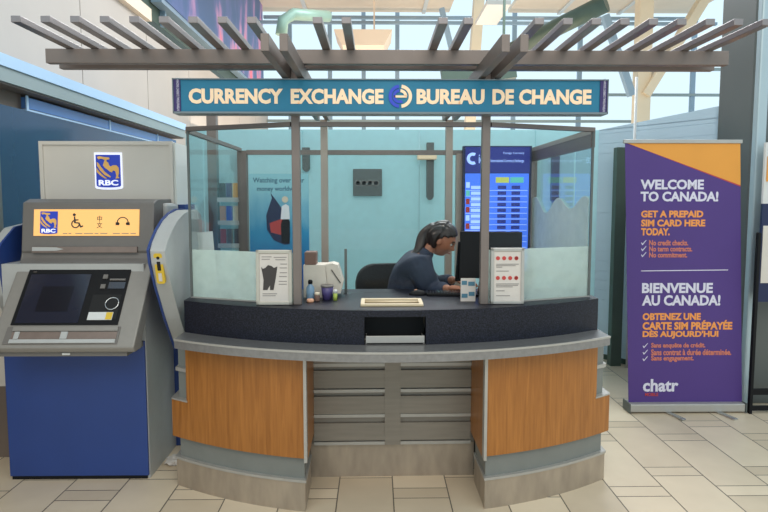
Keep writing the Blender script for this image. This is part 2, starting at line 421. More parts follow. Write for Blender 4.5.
struct('trim_6', MB().box(XW-.045, XW+.004, 3.71, 3.76, 0, 1.6+.25*2.44), M_['column'])

# partition behind the booth: frosted teal sheets, then swinging towards the camera on the right
PZ = 2.27
mb = MB(); x = -1.86
while x < 2.19:
    mb.box(x, min(x+1.14, 2.2), 5.66, 5.7, 0.02, PZ); x += 1.145
struct('wall_back', mb, M_['teal'], 'frosted teal partition behind the booth')
d = Vector((2.84-2.2, 4.76-5.66, 0)); L = d.length; ang = math.atan2(d.y, d.x)
mb = MB(); mb.M = Matrix.Translation((2.2, 5.66, 0)) @ Matrix.Rotation(ang, 4, 'Z')
zz = 0.02
while zz < PZ:
    mb.box(0, L, 0, .04, zz, min(zz+.093, PZ)); zz += .096
mb.box(0, L, .004, .036, .02, PZ)
mb.prism([(0, PZ-.01), (L, PZ-.01), (L, PZ+.09), (0, PZ)], 'y', 0, .04)
struct('wall_right', mb, M_['paleblue'], 'pale blue partition behind the purple banner')
mb = MB(); mb.M = Matrix.Translation((2.2, 5.66, 0)) @ Matrix.Rotation(ang, 4, 'Z')
mb.box(0, L, -.012, 0.0, 0, .05)
struct('baseboard_right', mb, M_['green_dk'])
struct('trim_7', MB().box(2.235, 2.335, 5.30, 5.38, 0, 2.07), M_['green_dk'], 'dark green upright of the partition')
tag(MB().tube([(2.375, 5.26, 0), (2.375, 5.26, 2.7)], .012).build('white_pole', M_['whiteplastic']), 'thin white pole rising behind the banner', 'pole')
# grey column on the right
mb = MB().box(2.82, 3.3, 4.30, 4.73, 0, 8, bev=.01)
struct('column', mb, M_['column'], 'big grey column behind the banner')
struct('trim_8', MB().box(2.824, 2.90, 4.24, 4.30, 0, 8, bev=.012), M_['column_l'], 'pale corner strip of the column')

# far window wall
FY = 17.0
mb = MB()
for px in (292, 331, 364, 397, 512, 577, 690, 740, 810): 
    xx = (px-376)/570*FY; mb.box(xx-.06, xx+.06, FY, FY+.1, 0, 7.2)
struct('window_frame_uprights', mb, M_['bluesteel'])
mb = MB()
for py in (71, 96, 122): 
    z = 1.6+(198-py)/570*FY; mb.box(-3.2, 14, FY-.02, FY+.1, z-.035, z+.035)
mb.box(-3.2, 14, FY, FY+.2, 0, 2.6)
struct('window_3', mb, M_['fascia2'], 'horizontal rails of the far window wall')
# ceiling panels far off, with open strips between them
struct('ceiling', MB().box(-3.2, 2.08, 9.5, 16.6, 6.85, 6.95), M_['ceilm'], 'cream ceiling panel')
struct('ceiling_side', MB().box(3.75, 9.0, 9.5, 16.6, 6.85, 6.95), M_['ceilm'], 'cream ceiling panel on the right')
mb = MB()
for x in (-1.95, 1.35, 5.2, 6.9): mb.box(x-.05, x+.05, 9.5, 16.6, 6.80, 6.86)
struct('trim_10', mb, M_['whiteplastic'])
struct('trim_11', MB().box(-3.1, 9, 16.2, 16.3, 6.55, 6.63).box(-3.1, 9, 15.3, 15.4, 6.15, 6.22), M_['bluesteel'], 'thin steel tie rods')
# cream steel tree column and bracing
mb = MB()
def bar(mb, a, b, wd, dp):
    a = Vector(a); b = Vector(b); L = (b-a).length
    M0 = mb.M.copy(); mb.M = Matrix.Translation(a) @ (b-a).to_track_quat('Z', 'Y').to_matrix().to_4x4()
    mb.box(-wd/2, wd/2, -dp/2, dp/2, 0, L); mb.M = M0
def F(px, py, Y): return ((px-376)/570*Y, Y, 1.6+(198-py)/570*Y)
t = thing('steel_tree_column', 'cream steel column with slanting braces before the far windows', 'column', F(638, 255, 14)[:2]+(0,))
MB().box(F(632, 0, 14)[0], F(645, 0, 14)[0], 13.85, 14.15, 0, 7.2).build('shaft', M_['cream_steel'], t)
mb = MB(); bar(mb, F(641, 97, 13.9), F(704, -8, 13.9), .33, .2); mb.build('brace', M_['cream_steel'], t)
mb = MB(); bar(mb, F(629, 97, 13.9), F(600, 20, 13.9), .16, .16); mb.build('brace', M_['bluesteel'], t)
t = thing('slanting_steel_column', 'cream slanting steel column in the middle of the far windows', 'column', F(462, 255, 15)[:2]+(0,))
mb = MB(); bar(mb, F(461, 255, 15), F(477, -10, 15), .32, .25); mb.build('shaft', M_['cream_steel'], t)
mb = MB(); bar(mb, F(452, 60, 14.8), F(440, 14, 14.8), .15, .12); mb.build('brace', M_['bluesteel'], t)
# pipes / ducts
t = tag(MB().tube([F(601, 8, 11), F(560, 28, 11.5), F(505, 56, 12.5)], .17, 16).build('round_duct', M_['green_dk']), 'dark green round duct slanting above the right slats', 'duct')
t = tag(MB().tube([F(284, 40, 10), F(286, 26, 10), F(296, 20, 10), F(330, 22, 10.5)], .10, 14).build('bent_duct', M_['green_lt']), 'pale green bent duct above the left cross beams', 'duct')
t = tag(MB().prism([(F(335, 0, 14)[0], F(0, 34, 14)[2]), (F(392, 0, 14)[0], F(0, 34, 14)[2]), (F(384, 0, 14)[0], F(0, 49, 14)[2]), (F(343, 0, 14)[0], F(0, 49, 14)[2])], 'y', 14, 15.2).box(-.06, -.02, 14.5, 14.54, F(0, 34, 14)[2]-.02, 6.848).build('bulkhead', M_['ceilm']), 'cream box hanging high before the far windows', 'bulkhead')
mb = MB(); bar(mb, F(440, 76, 10), F(512, 66, 10), .16, .5); mb.box(F(500, 0, 10)[0], F(500, 0, 10)[0]+.04, 9.98, 10.02, F(0, 68, 10)[2], 6.86)
tag(mb.build('green_girder', M_['green_dk']), 'dark green girder glimpsed between pergola and sign', 'beam')
t = thing('hanging_light', 'long white hanging light high above the right cross beams', 'light', F(492, 15, 12))
mb = MB().box(F(478, 0, 12)[0], F(500, 0, 12)[0], 11.3, 12.6, F(0, 21, 12)[2], F(0, 17, 12)[2]); mb.build('housing', M_['whiteplastic'], t)
mb = MB(); 
for x in (F(484, 0, 12)[0], F(494, 0, 12)[0]): mb.tube([(x, 12, F(0, 17, 12)[2]), (x, 12, 6.86)], .012, 8)
mb.build('hanger', M_['bluesteel'], t)

# dark hanging fins on the partition behind the booth
for px, y0, y1, lb in ((306.5, 148, 172, 'dark wall fin seen through the left posts of the booth'), (430, 143, 200, 'dark wall fin above the seated person'), (555.5, 155, 203, 'dark wall fin at the right end of the booth')):
    x = (px-376)/570*5.6; z0 = 1.6+(198-y1)/570*5.6; z1 = 1.6+(198-y0)/570*5.6
    h = .035
    pts = [(x-h, z1), (x-h, z0+.03), (x-h*.5, z0+.006), (x, z0), (x+h*.5, z0+.006), (x+h, z0+.03), (x+h, z1)]
    tag(MB().prism(pts, 'y', 5.60, 5.66).build('wall_fin', M_['column']), lb, 'fin', )
tag(MB().box((417-376)/570*5.6, (436-376)/570*5.6, 5.54, 5.66, 1.6+38/570*5.6, 1.6+45/570*5.6, bev=.01).build('wall_lamp', M_['cream']), 'small cream box lamp beside the middle wall fin', 'lamp')
t = thing('reflected_sign_panel', 'square dark panel standing in for a reflection in the booth glass', 'panel', F(367, 196, 5.6))  # solid board and rings imitate a dark sign reflected in the glass
MB().box(F(353, 0, 5.6)[0], F(382, 0, 5.6)[0], 5.62, 5.66, F(0, 196, 5.6)[2], F(0, 169, 5.6)[2], bev=.004).build('board', M_['column'], t)
mb = MB()
for i in range(4): mb.prism(disc((F(358+i*6, 0, 5.6)[0], F(0, 183, 5.6)[2]), .03, 0, r2=.022), 'y', 5.615, 5.62)
mb.build('reflected_rings', M_['greytext'], t)

# ------------------------------------------------------------ booth counter
t = thing('service_counter', 'curved exchange counter with dark stone top, steel ledge and two orange wood panels', 'counter', (BX, 2.95, 0))
K = t
mb = MB()
n = 36
def cp(d, r): return BY-math.sqrt(r*r-d*d)
# dark stone wall with the cash slot cut out, and the top
Rs = 2.26
for (d0, d1, z0, z1) in ((-1.14, -.157, .87, 1.045), (.150, 1.14, .87, 1.045), (-.157, .150, 1.012, 1.045)):
    mb.arc(Rs-.06, Rs, z0, z1, d0, d1, 24)
mb.build('stone_front', M_['stone'], t)
mb = MB(); N = 40; vs_ = []; 
for i in range(N+1):
    d = -1.14+2.28*i/N; vs_ += [(BX+d, cp(d, Rs)+.02), ]
poly = vs_+[(BX+1.14, 3.46), (BX-1.14, 3.46)]
mb = MB(); mb.prism(poly, 'z', 1.02, 1.0455); mb.build('stone_worktop', M_['stone'], t)
mb = MB().box(BX-.158, BX+.151, 2.93, 3.0, .87, 1.012).box(BX-.144, BX+.138, 2.812, 2.93, .8705, .876).box(BX-.156, BX-.1565, 2.80, 2.93, .871, 1.011).box(BX-.157, BX+.15, 2.80, 2.93, 1.009, 1.0115); mb.build('slot_back', M_['slotblack'], t)
mb = MB().box(BX-.150, BX+.144, 2.80, 2.808, .878, .914, bev=.002); mb.box(BX-.150, BX-.145, 2.808, 2.92, .872, .90); mb.box(BX+.139, BX+.144, 2.808, 2.92, .872, .90); mb.build('cash_drawer', M_['lightmetal'], t)
# steel ledge
mb = MB().arc(2.16, 2.40, .822, .87, -1.145, 1.145, 40); mb.build('steel_ledge', M_['ledge'], t)
mb = MB().arc(2.398, 2.404, .862, .872, -1.146, 1.146, 40); mb.build('ledge_lip', M_['lightmetal'], t)
for s in (-1, 1):
    f = lambda a, b: (s*a, s*b) if s > 0 else (s*b, s*a)
    # cores
    mb = MB().arc(2.0, 2.27, .165, .822, *f(.465, 1.185), 16); mb.build('cabinet', M_['grey'], t)
    mb = MB().arc(2.27, 2.295, .50, .822, *f(.462, 1.125), 20).arc(2.27, 2.295, .285, .50, *f(.462, 1.225), 20)
    mb.build('wood_panel', M_['wood'], t)
    mb = MB().arc(2.0, 2.285, .0, .155, *f(.46, 1.207), 20); mb.build('steel_kickplate', M_['kick'], t)
    mb = MB().arc(2.0, 2.292, .155, .168, *f(.455, 1.212), 20); mb.build('kickplate_lip', M_['lightmetal'], t)
    # pale corner strip and the recess side faces
    mb = MB().box(*sorted((BX+s*.447, BX+s*.462)), 2.785, 2.83, .27, .822); mb.build('corner_strip', M_['lightmetal'], t)
    mb = MB().box(*sorted((BX+s*.447, BX+s*.458)), 2.83, 3.17, .27, .822); mb.build('wood_return', M_['wood'], t)
    # outer ends: pale band
    mb = MB().arc(2.02, 2.285, .655, .675, *f(1.12, 1.198), 4).arc(2.02, 2.285, .80, .822, *f(1.12, 1.198), 4).arc(2.0, 2.30, .495, .503, *f(1.12, 1.225), 4)
    mb.build('end_band', M_['lightmetal'], t)
# recess back
MB().box(BX-.47, BX+.47, 3.17, 3.22, .20, .822).build('recess_panel', M_['panel'], t)
mb = MB(); mb2 = MB()
for (a, b) in ((-.446, -.045), (.045, .446)):
    for z in (.20, .36, .505, .655):
        mb.box(BX+a, BX+b, 3.148, 3.17, z, z+.018)
    for z in (.235, .39, .54, .68):
        mb2.box(BX+a, BX+b, 3.15, 3.17, z-.01, z+.092 if z < .65 else z+.1)
mb.build('recess_rail', M_['lightmetal'], t); mb2.build('recess_slab', M_['panel'], t)
MB().box(BX-.045, BX+.045, 3.145, 3.17, .20, .822).build('recess_upright', M_['panel'], t)
mb = MB(); mb.box(BX-.47, BX+.47, 3.175, 3.21, 0, .20)
mb.build('recess_kickplate', M_['kick'], t)
for z in ():
    pass
# staff side desk under the stone
mb = MB().box(BX-1.1, BX+1.1, 3.34, 3.4, 0.05, 1.02); mb.build('inner_panel', M_['grey'], t)
t.rotation_euler.z = R(.8); t.location.x += .011

# ------------------------------------------------------------ glass screen of the booth
t = thing('glass_screen', 'glass booth screen with slim bronze rails standing on the counter', 'screen', (BX, 3.1, 1.0455))
EY = 3.17; PYF = 2.96; ZT = 1.965
xl, xr = -.41, .565; exl, exr = BX-1.115, BX+1.115
def panel(mb, a, b, z0, z1, th=.008, off=0):
    a = Vector(a); b = Vector(b); dd = (b-a); nrm = Vector((-dd.y, dd.x)).normalized()*th/2; o2 = Vector((-dd.y, dd.x)).normalized()*off
    P = [a-nrm+o2, b-nrm+o2, b+nrm+o2, a+nrm+o2]
    mb.prism([(p.x, p.y) for p in P], 'z', z0, z1); return mb
segs = [((exl, EY), (xl-.022, PYF)), ((xl+.022, PYF), (xr-.022, PYF)), ((xr+.022, PYF), (exr, EY))]
for i, (a, b) in enumerate(segs):
    panel(MB(), a, b, 1.046 if i != 1 else 1.44, ZT).build('glass_pane', M_['glass'], t)
for (a, b, z) in ((segs[0][0], segs[0][1], 1.315), (segs[2][0], segs[2][1], 1.33)):
    panel(MB(), a, b, 1.05, z, .002, off=.006).build('frosted_band', M_['frost'], t)
    panel(MB(), a, b, 1.0458, 1.052, .02).build('sill_channel', M_['lightmetal'], t)
for (a, b) in segs:
    panel(MB(), a, b, ZT, ZT+.022, .035).build('top_rail', M_['bronze'], t)
    
for ex, nm in ((exl, 'l'), (exr, 'r')):
    panel(MB(), (ex, EY+.01), (ex, 3.45), 1.046, ZT).build('side_glass', M_['glass'], t)
    panel(MB(), (ex, 3.47), (ex, 4.36), .02, ZT-.02).build('side_glass', M_['glass'], t)
    MB().box(ex-.006, ex+.006, EY-.006, EY+.006, 1.046, ZT).build('edge_strip', M_['column'], t)
MB().box(exl-.012, exl+.012, EY, 4.38, ZT-.012, ZT+.012).build('side_rail', M_['bronze'], t)
MB().box(exr-.012, exr+.012, EY, 4.38, ZT-.085, ZT+.015).build('side_rail', M_['bronze'], t)
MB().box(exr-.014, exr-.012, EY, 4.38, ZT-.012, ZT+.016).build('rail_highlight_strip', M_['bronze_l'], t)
# wavy frosted film on the right side pane
pts = []
for i in range(33):
    y = EY+.02+(4.34-EY-.02)*i/32; u = i/32
    pts.append((y, 1.56+.045*math.sin(u*14.2+1.0)+.02*math.sin(u*7)))
mb = MB(); pts2 = pts+[(4.34, 1.05), (EY+.02, 1.05)]
mb.prism(pts2, 'x', exr-.008, exr-.0055); mb.build('wavy_frosted_film', M_['frost'], t)
# rear frame
mb_ = [(-1.02, 1.96), (-.395, 2.192), (.56, 2.192), (.65, 1.94), (exr, 1.96), (-1.245, 2.25)]
for x, z in mb_:
    wdt = .026 if x in (-.395, .56) else .035
    MB().box(x-wdt, x+wdt, 4.38, 4.44, 0, z).build('rear_post', M_['bronze_l'] if x in (-.395, .56, .65) else M_['bronze'], t)
MB().box(-.985, .62, 4.385, 4.425, 1.93, 1.965).build('rear_rail', M_['bronze'], t)
MB().box(.62, exr, 4.385, 4.425, 1.93, 1.965).build('rear_rail', M_['bronze'], t)
panel(MB(), (-.985, 4.41), (.62, 4.41), .02, 1.93).build('rear_glass', M_['glass'], t)

t = thing('counter_guard', 'low clear glass guard with a small grey post standing on the worktop', 'guard', (.0, 3.32, 1.0455))
MB().box(-.185, -.170, 3.31, 3.325, 1.0455, 1.305).build('post', M_['column'], t)
panel(MB(), (-.168, 3.318), (.54, 3.318), 1.046, 1.30, .006).build('glass_pane', M_['glass'], t)

# ------------------------------------------------------------ pergola
t = thing('slatted_canopy', 'bronze slatted canopy on slim posts above the exchange booth', 'canopy', (BX, 2.96, 1.0455))
MB().box(-1.62, 1.76, 2.88, 2.92, 2.262, 2.331, bev=.002).build('front_beam', M_['bronze'], t)
MB().box(-1.62, 1.76, 3.0, 3.04, 2.262, 2.331, bev=.002).build('rear_beam', M_['bronze'], t)
for x in (xl, xr):
    MB().box(x-.021, x+.021, 2.94, 2.98, 1.0458, 2.262, bev=.003).build('post', M_['bronze'], t)
    for sx in (-.038, .038):
        MB().box(x+sx-.017, x+sx+.017, 2.36, 4.45, 2.192, 2.262, bev=.002).build('cross_beam', M_['bronze'], t)
sl = MB().box(-.02, .02, 2.46, 3.16, 2.331, 2.358, bev=.002)
xs = [-1.5+.1225*k for k in range(9)]+[-.245, -.124, .283, .39]+[.69+.1212*k for k in range(9)]
o_ = ORG[t.name]
s0 = sl.build('slat', M_['slat'], t)
for i, x in enumerate(xs):
    s = s0 if i == 0 else s0.copy()
    if i: C.objects.link(s); s.parent = t
    s.location = (x, 0, 0)

# ------------------------------------------------------------ sign
t = thing('exchange_sign', 'long teal sign with cream letters above the booth', 'sign', (BX, 2.87, 2.013))
SX0, SX1, SZ0, SZ1 = -.996, 1.150, 2.018, 2.183
def at(px, py, Y): return ((px-376)/570*Y, 1.6+(198-py)/570*Y)
MB().box(SX0+.03, SX1-.03, 2.86, 2.93, SZ0+.006, SZ1-.004).build('sign_box', M_['sign'], t)
MB().box(SX0+.005, SX0+.038, 2.855, 2.935, SZ0+.006, SZ1-.004).build('sign_end', M_['purple_dk'], t)
MB().box(SX1-.040, SX1-.005, 2.855, 2.935, SZ0+.006, SZ1-.004).build('sign_end', M_['purple_dk'], t)
mb = MB().box(SX0, SX1, 2.85, 2.94, SZ0-.003, SZ0+.006).box(SX0, SX1, 2.85, 2.94, SZ1-.004, SZ1+.001)
mb.box(SX0, SX0+.005, 2.85, 2.94, SZ0, SZ1).box(SX1-.005, SX1, 2.85, 2.94, SZ0, SZ1); mb.build('sign_trim', M_['sign_rim'], t)
sc = 2.86/570
def sx(px): return BX+((px-391-1.27)/1.0186)*2.86/570
Z0 = (SZ0+SZ1)/2-.038; Z1 = (SZ0+SZ1)/2+.036
for wd_, p0, p1 in (('CURRENCY', 188.5, 282.2), ('EXCHANGE', 290, 382.7), ('BUREAU', 415.8, 484), ('DE', 492, 513.6), ('CHANGE', 518.8, 591.8)):
    text(wd_, sx(p0), sx(p1), Z0, Z1, 2.86, M_['cream'], t, bold=.045)
for xx in (SX0+.014, SX1-.031):
    Mr = Matrix.Translation((xx, 0, SZ0+.03)) @ Matrix.Rotation(R(-90), 4, 'Y')
    text('INTERNATIONAL CURRENCY EXCHANGE', -.02, .14, -.018, -.006, 2.855, M_['lilac'], t, bold=.01, Mx=Mr, depth=.001)
cx, cz = sx(399), (SZ0+SZ1)/2
MB().prism(disc((cx, cz), .056, 0, r2=.040, a0=95, a1=265), 'y', 2.855, 2.86).build('logo_ring', M_['iceblue'], t)
MB().prism(disc((cx+.004, cz), .056, 0, r2=.040, a0=-85, a1=85), 'y', 2.855, 2.86).build('logo_ring', M_['cream'], t)
mb = MB().prism(disc((cx-.002, cz), .034, 0, r2=.02, a0=92, a1=300), 'y', 2.855, 2.86)
mb.build('logo_letter', M_['iceblue'], t)
mb = MB().prism(disc((cx+.002, cz), .034, 0, r2=.02, a0=0, a1=88), 'y', 2.855, 2.86).box(cx-.03, cx+.034, 2.855, 2.86, cz-.006, cz+.004)
mb.build('logo_letter', M_['cream'], t)

# downlights fixed under the cross beams
for x, lb in ((-.41, 'small lit downlight under the left cross beams'), (.565, 'small lit downlight under the right cross beams')):
    t = thing('downlight', lb, 'light', (x, 3.62, 2.13))
    MB().lathe([(.001, .066), (.05, .066), (.055, .01), (.05, 0.004), (.001, .004)], (x, 3.62, 2.13)).build('housing', M_['whiteplastic'], t)
    MB().lathe([(.001, .004), (.042, .004), (.042, 0), (.001, 0)], (x, 3.62, 2.13)).build('lens', M_['lampglow'], t)
    l = bpy.data.lights.new('downlight_glow', 'SPOT'); l.energy = 14; l.color = (1, .9, .76); l.spot_size = R(120); l.spot_blend = .6; l.shadow_soft_size = .04
    lo = bpy.data.objects.new('downlight_glow', l); C.objects.link(lo); lo.parent = t; lo.location = (0, 0, -.01)

# ------------------------------------------------------------ inside the booth: poster, rack, rate board
t = thing('travel_poster', 'blue sea poster with a boat and figure behind the left post', 'poster', (-.74, 4.36, 0.9))
px0, px1 = -.962, -.512
MB().box(px0, px1, 4.35, 4.37, .9, 1.785).build('print', M_['sea'], t)
text('Watching over your', px0+.03, px1-.03, 1.706, 1.755, 4.35, M_['tealtext'], t, .025, depth=.001)
text('money worldwide', px0+.06, px1-.06, 1.643, 1.690, 4.35, M_['tealtext'], t, .025, depth=.001)
hull = [(-.80, 1.64), (-.79, 1.60), (-.835, 1.47), (-.83, 1.36), (-.78, 1.28), (-.70, 1.245), (-.66, 1.25), (-.655, 1.34), (-.69, 1.40), (-.70, 1.50), (-.755, 1.58)]
MB().prism(hull, 'y', 4.347, 4.35).build('boat_picture', M_['navy'], t)
MB().prism([(-.81, 1.41), (-.80, 1.34), (-.72, 1.32), (-.69, 1.36), (-.70, 1.45)], 'y', 4.345, 4.347).build('red_sail_picture', M_['red'], t)
mb = MB().prism([(-.72, 1.26), (-.66, 1.26), (-.655, 1.42), (-.665, 1.44), (-.71, 1.44), (-.725, 1.4)], 'y', 4.343, 4.345); mb.build('figure_trousers_picture', M_['black'], t)
mb = MB().prism([(-.725, 1.44), (-.655, 1.44), (-.66, 1.54), (-.685, 1.555), (-.715, 1.54)], 'y', 4.343, 4.345); mb.build('figure_shirt_picture', M_['white'], t)
MB().prism(disc((-.69, 1.59), .024, 0), 'y', 4.343, 4.345).build('figure_hat_picture', M_['hat'], t)

t = thing('brochure_rack', 'white three-shelf brochure rack seen through the left glass', 'rack', (-1.11, 4.36, 1.22))
rx0, rx1 = -1.205, -1.045
MB().box(rx0, rx1, 4.44, 4.455, 1.2, 1.95).build('backboard', M_['teal'], t)
for z in (1.235, 1.41, 1.585):
    MB().box(rx0, rx1, 4.36, 4.44, z-.014, z).build('shelf', M_['whiteplastic'], t)
    MB().box(rx0, rx1, 4.355, 4.362, z-.014, z+.02).build('shelf_lip', M_['whiteplastic'], t)
random.seed(4)
cols = ['red', 'cardbrown', 'navy', 'peach', 'iceblue', 'hat', 'darktext', 'cup', 'gold']
k = 0
pos = ['left', 'middle', 'right']
mnames = dict(red='red', cardbrown='brown', navy='navy', peach='peach', iceblue='bright blue', hat='cream', darktext='dark grey', cup='purple', gold='golden')
for si, z in enumerate((1.235, 1.41, 1.585)):
    for j in range(3):
        c = cols[k]; k += 1
        x = rx0+.006+j*.051
        mb = MB().box(x, x+.046, 4.395-.0, 4.403, z+.001, z+.13)
        b = mb.build('brochure', M_[c])
        tag(b, '%s brochure at the %s of the %s shelf of the white rack' % (mnames[c], pos[j], ('bottom', 'middle', 'top')[si]), 'brochure', 'brochures on the rack')

t = thing('rate_board', 'tall blue currency rate screen behind the right post', 'screen', (.9, 4.3, 1.0))
bx0, bx1, bz1, bz0 = .655, 1.17, 1.99, 1.03
MB().box(bx0, bx1, 4.30, 4.36, bz0, bz1).build('casing', M_['navy'], t)
MB().box(bx0+.015, bx1-.015, 4.297, 4.30, 1.79, bz1-.01).build('screen_header', M_['ratenavy'], t)
MB().box(bx0+.015, bx1-.02, 4.297, 4.30, bz0+.02, 1.785).build('screen_face', M_['rateblue'], t)
MB().prism(disc((bx0+.07, 1.895), .045, 0, r2=.022, a0=60, a1=300), 'y', 4.294, 4.297).build('header_logo', M_['ratelight'], t)
text('ice', bx0+.115, bx0+.175, 1.86, 1.925, 4.297, M_['ratelight'], t, .01, depth=.002)
text('International Currency Exchange', bx0+.205, bx1-.06, 1.862, 1.892, 4.297, M_['ratelight'], t, .0, depth=.002)
text('Foreign Currency', bx0+.30, bx1-.06, 1.925, 1.945, 4.297, M_['ratelight'], t, .0, depth=.002)
mb1 = MB(); mb2 = MB(); mb3 = MB()
MB().box(bx0+.245, bx0+.345, 4.294, 4.297, 1.715, 1.757).build('column_tab', M_['ratelime'], t)
MB().box(bx0+.355, bx0+.455, 4.294, 4.297, 1.715, 1.757).build('column_tab', M_['ratemint'], t)
for r in range(15):
    z = 1.68-r*.043
    mb3.box(bx0+.02, bx1-.03, 4.2955, 4.297, z-.024, z-.020)
    mb1.box(bx0+.26, bx0+.325, 4.294, 4.297, z-.012, z+.014); mb1.box(bx0+.365, bx0+.43, 4.294, 4.297, z-.012, z+.014)
    mb3.box(bx0+.06, bx0+.13, 4.294, 4.297, z-.012, z+.012)
mb1.build('rate_figures', M_['ratedark'], t); mb3.build('currency_names', M_['ratelight'], t)
fl = ['ratelight', 'ratemint', 'red', 'red', 'ratelight', 'red', 'ratemint', 'ratelight', 'red', 'ratelight']
for i, c in enumerate(fl):
    z = 1.70-i*.062; MB().box(bx0+.022, bx0+.05, 4.294, 4.297, z-.022, z+.02).build('flag', M_[c], t)

# ------------------------------------------------------------ office chair + person
t = thing('office_chair', 'black high office chair behind the counter', 'chair', (.05, 3.78, 0))
mb = MB(); mb.M = Matrix.Translation((-.02, 3.78, 0))
def rounded(w_, h_, r, n=6):
    pts = []
    for (cx_, cy_, a0) in ((w_-r, h_-r, 0), (-w_+r, h_-r, 90), (-w_+r, -h_+r, 180), (w_-r, -h_+r, 270)):
        for i in range(n+1): a = R(a0+90*i/n); pts.append((cx_+r*math.cos(a), cy_+r*math.sin(a)))
    return pts
mb = MB(); mb.M = Matrix.Translation((.0, 3.80, .95)) @ Matrix.Rotation(R(30), 4, 'Z') @ Matrix.Rotation(R(-8), 4, 'Y')
mb.prism(rounded(.22, .205, .12), 'x', -.03, .03, bev=.012); 
mb.M = Matrix.Translation((-.03, 3.86, .95)) @ Matrix.Rotation(R(-38), 4, 'Z')
mb = MB(); mb.M = Matrix.Translation((.06, 3.86, .95)) @ Matrix.Rotation(R(12), 4, 'Z')
mb.prism(rounded(.20, .205, .12), 'y', -.03, .03, bev=.012); mb.build('backrest', M_['blackrough'], t)
mb = MB(); mb.M = Matrix.Translation((.12, 3.66, .60)); mb.prism(rounded(.22, .2, .08), 'z', -.04, .04, bev=.015); mb.build('seat', M_['blackrough'], t)
MB().tube([(.08, 3.92, .85), (.08, 3.93, .6), (.1, 3.8, .55)], .018).build('back_bracket', M_['black'], t)
MB().tube([(.12, 3.66, .06), (.12, 3.66, .56)], .028).build('gas_column', M_['chrome'], t)
for k in range(5):
    a = R(72*k+20); e = (.12+.27*math.cos(a), 3.66+.27*math.sin(a))
    MB().tube([(.12, 3.66, .1), (e[0], e[1], .07)], [.025, .016]).build('base_arm', M_['black'], t)
    mb = MB(); mb.tube([(e[0]-.012, e[1], .028), (e[0]+.012, e[1], .028)], .027); mb.build('caster', M_['black'], t)

def skin_mesh(verts, edges, radii, root=0, sub=2):
    me = bpy.data.meshes.new('sk'); me.from_pydata([Vector(v) for v in verts], edges, []); o = bpy.data.objects.new('sk', me); C.objects.link(o)
    md = o.modifiers.new('s', 'SKIN'); md.use_smooth_shade = True
    lay = me.skin_vertices[0] if len(me.skin_vertices) else me.attributes.new('x', 'FLOAT', 'POINT')
    for i, r in enumerate(radii):
        rr = r if isinstance(r, tuple) else (r, r)
        me.skin_vertices[0].data[i].radius = rr
        me.skin_vertices[0].data[i].use_root = (i == root)
    sb = o.modifiers.new('b', 'SUBSURF'); sb.levels = sub; sb.render_levels = sub
    dg = bpy.context.evaluated_depsgraph_get(); r = bpy.data.meshes.new_from_object(o.evaluated_get(dg))
    bpy.data.objects.remove(o); return r
def chain(pts, radii, sub=2):
    return skin_mesh(pts, [(i, i+1) for i in range(len(pts)-1)], radii, 0, sub)
def remesh(bm, voxel):
    me = bpy.data.meshes.new('r'); bm.to_mesh(me); bm.free(); o = bpy.data.objects.new('r', me); C.objects.link(o)
    md = o.modifiers.new('r', 'REMESH'); md.mode = 'VOXEL'; md.voxel_size = voxel; md.use_smooth_shade = True
    sm = o.modifiers.new('s', 'SMOOTH'); sm.factor = .5; sm.iterations = 3
    dg = bpy.context.evaluated_depsgraph_get(); r = bpy.data.meshes.new_from_object(o.evaluated_get(dg)); bpy.data.objects.remove(o)
    return r
def link_mesh(me, name, m, parent):
    me.name = name; me.materials.clear(); me.materials.append(m)
    o_ = ORG[parent.name]
    for v in me.vertices: v.co -= o_
    for p in me.polygons: p.use_smooth = True; p.material_index = 0
    o = bpy.data.objects.new(name, me); C.objects.link(o); o.parent = parent; ORG[o.name] = o_
    return o
P = thing('person', 'woman in a navy jacket with dark tied hair bending over the desk inside the booth', 'person', (.12, 3.66, 0))
hipc = (.12, 3.66, .70)
HC = Vector((.416, 3.60, 1.340))
HM = Matrix.Translation(HC) @ Matrix.Rotation(R(-12), 4, 'Z') @ Matrix.Rotation(R(31), 4, 'Y') @ Matrix.Scale(.96, 4)
def headshape(v, grow=0.0):
    x, y, z = v
    px_, py_, pz_ = x*.092, y*.072, z*.108
    if z < 0:
        t_ = -z; py_ *= (1-.38*t_**1.6); px_ = px_*(1-.12*t_)+.014*t_
        if x < 0: px_ *= (1-.35*t_)
    if x > 0:
        px_ *= 1-.05*x
        g = lambda y0, z0, s1, s2: math.exp(-((py_-y0)/s1)**2-((pz_-z0)/s2)**2)
        f = x**.5 if x > 0 else 0
        px_ += f*(.024*g(0, -.022, .011, .014)+.012*g(0, -.002, .009, .02)+.006*g(0, .026, .04, .012)
                -.010*g(.03, .006, .015, .012)-.010*g(-.03, .006, .015, .012)+.010*g(0, -.054, .02, .010)+.012*g(0, -.088, .022, .014)-.005*g(0, -.068, .02, .006)
                +.004*g(.042, -.025, .02, .02)+.004*g(-.042, -.025, .02, .02))
    n_ = Vector((px_, py_, pz_))
    if grow: n_ += n_.normalized()*grow
    return n_
bm = bmesh.new()
bmesh.ops.create_icosphere(bm, subdivisions=5, radius=1)
for v in bm.verts: v.co = HM @ headshape(v.co)
def addmesh(bm, me): bm.from_mesh(me); bpy.data.meshes.remove(me)
for s in (-1, 1):   # ears
    e = bmesh.new(); bmesh.ops.create_icosphere(e, subdivisions=3, radius=1)
    for v in e.verts: v.co = HM @ Vector((-.004+v.co.x*.020, s*.074+v.co.y*.008, -.008+v.co.z*.032))
    me = bpy.data.meshes.new('e'); e.to_mesh(me); e.free(); addmesh(bm, me)
hd = lambda *p: tuple(HM @ Vector(p))
sR, sL = Vector((.255, 3.455, 1.195)), Vector((.255, 3.765, 1.195))
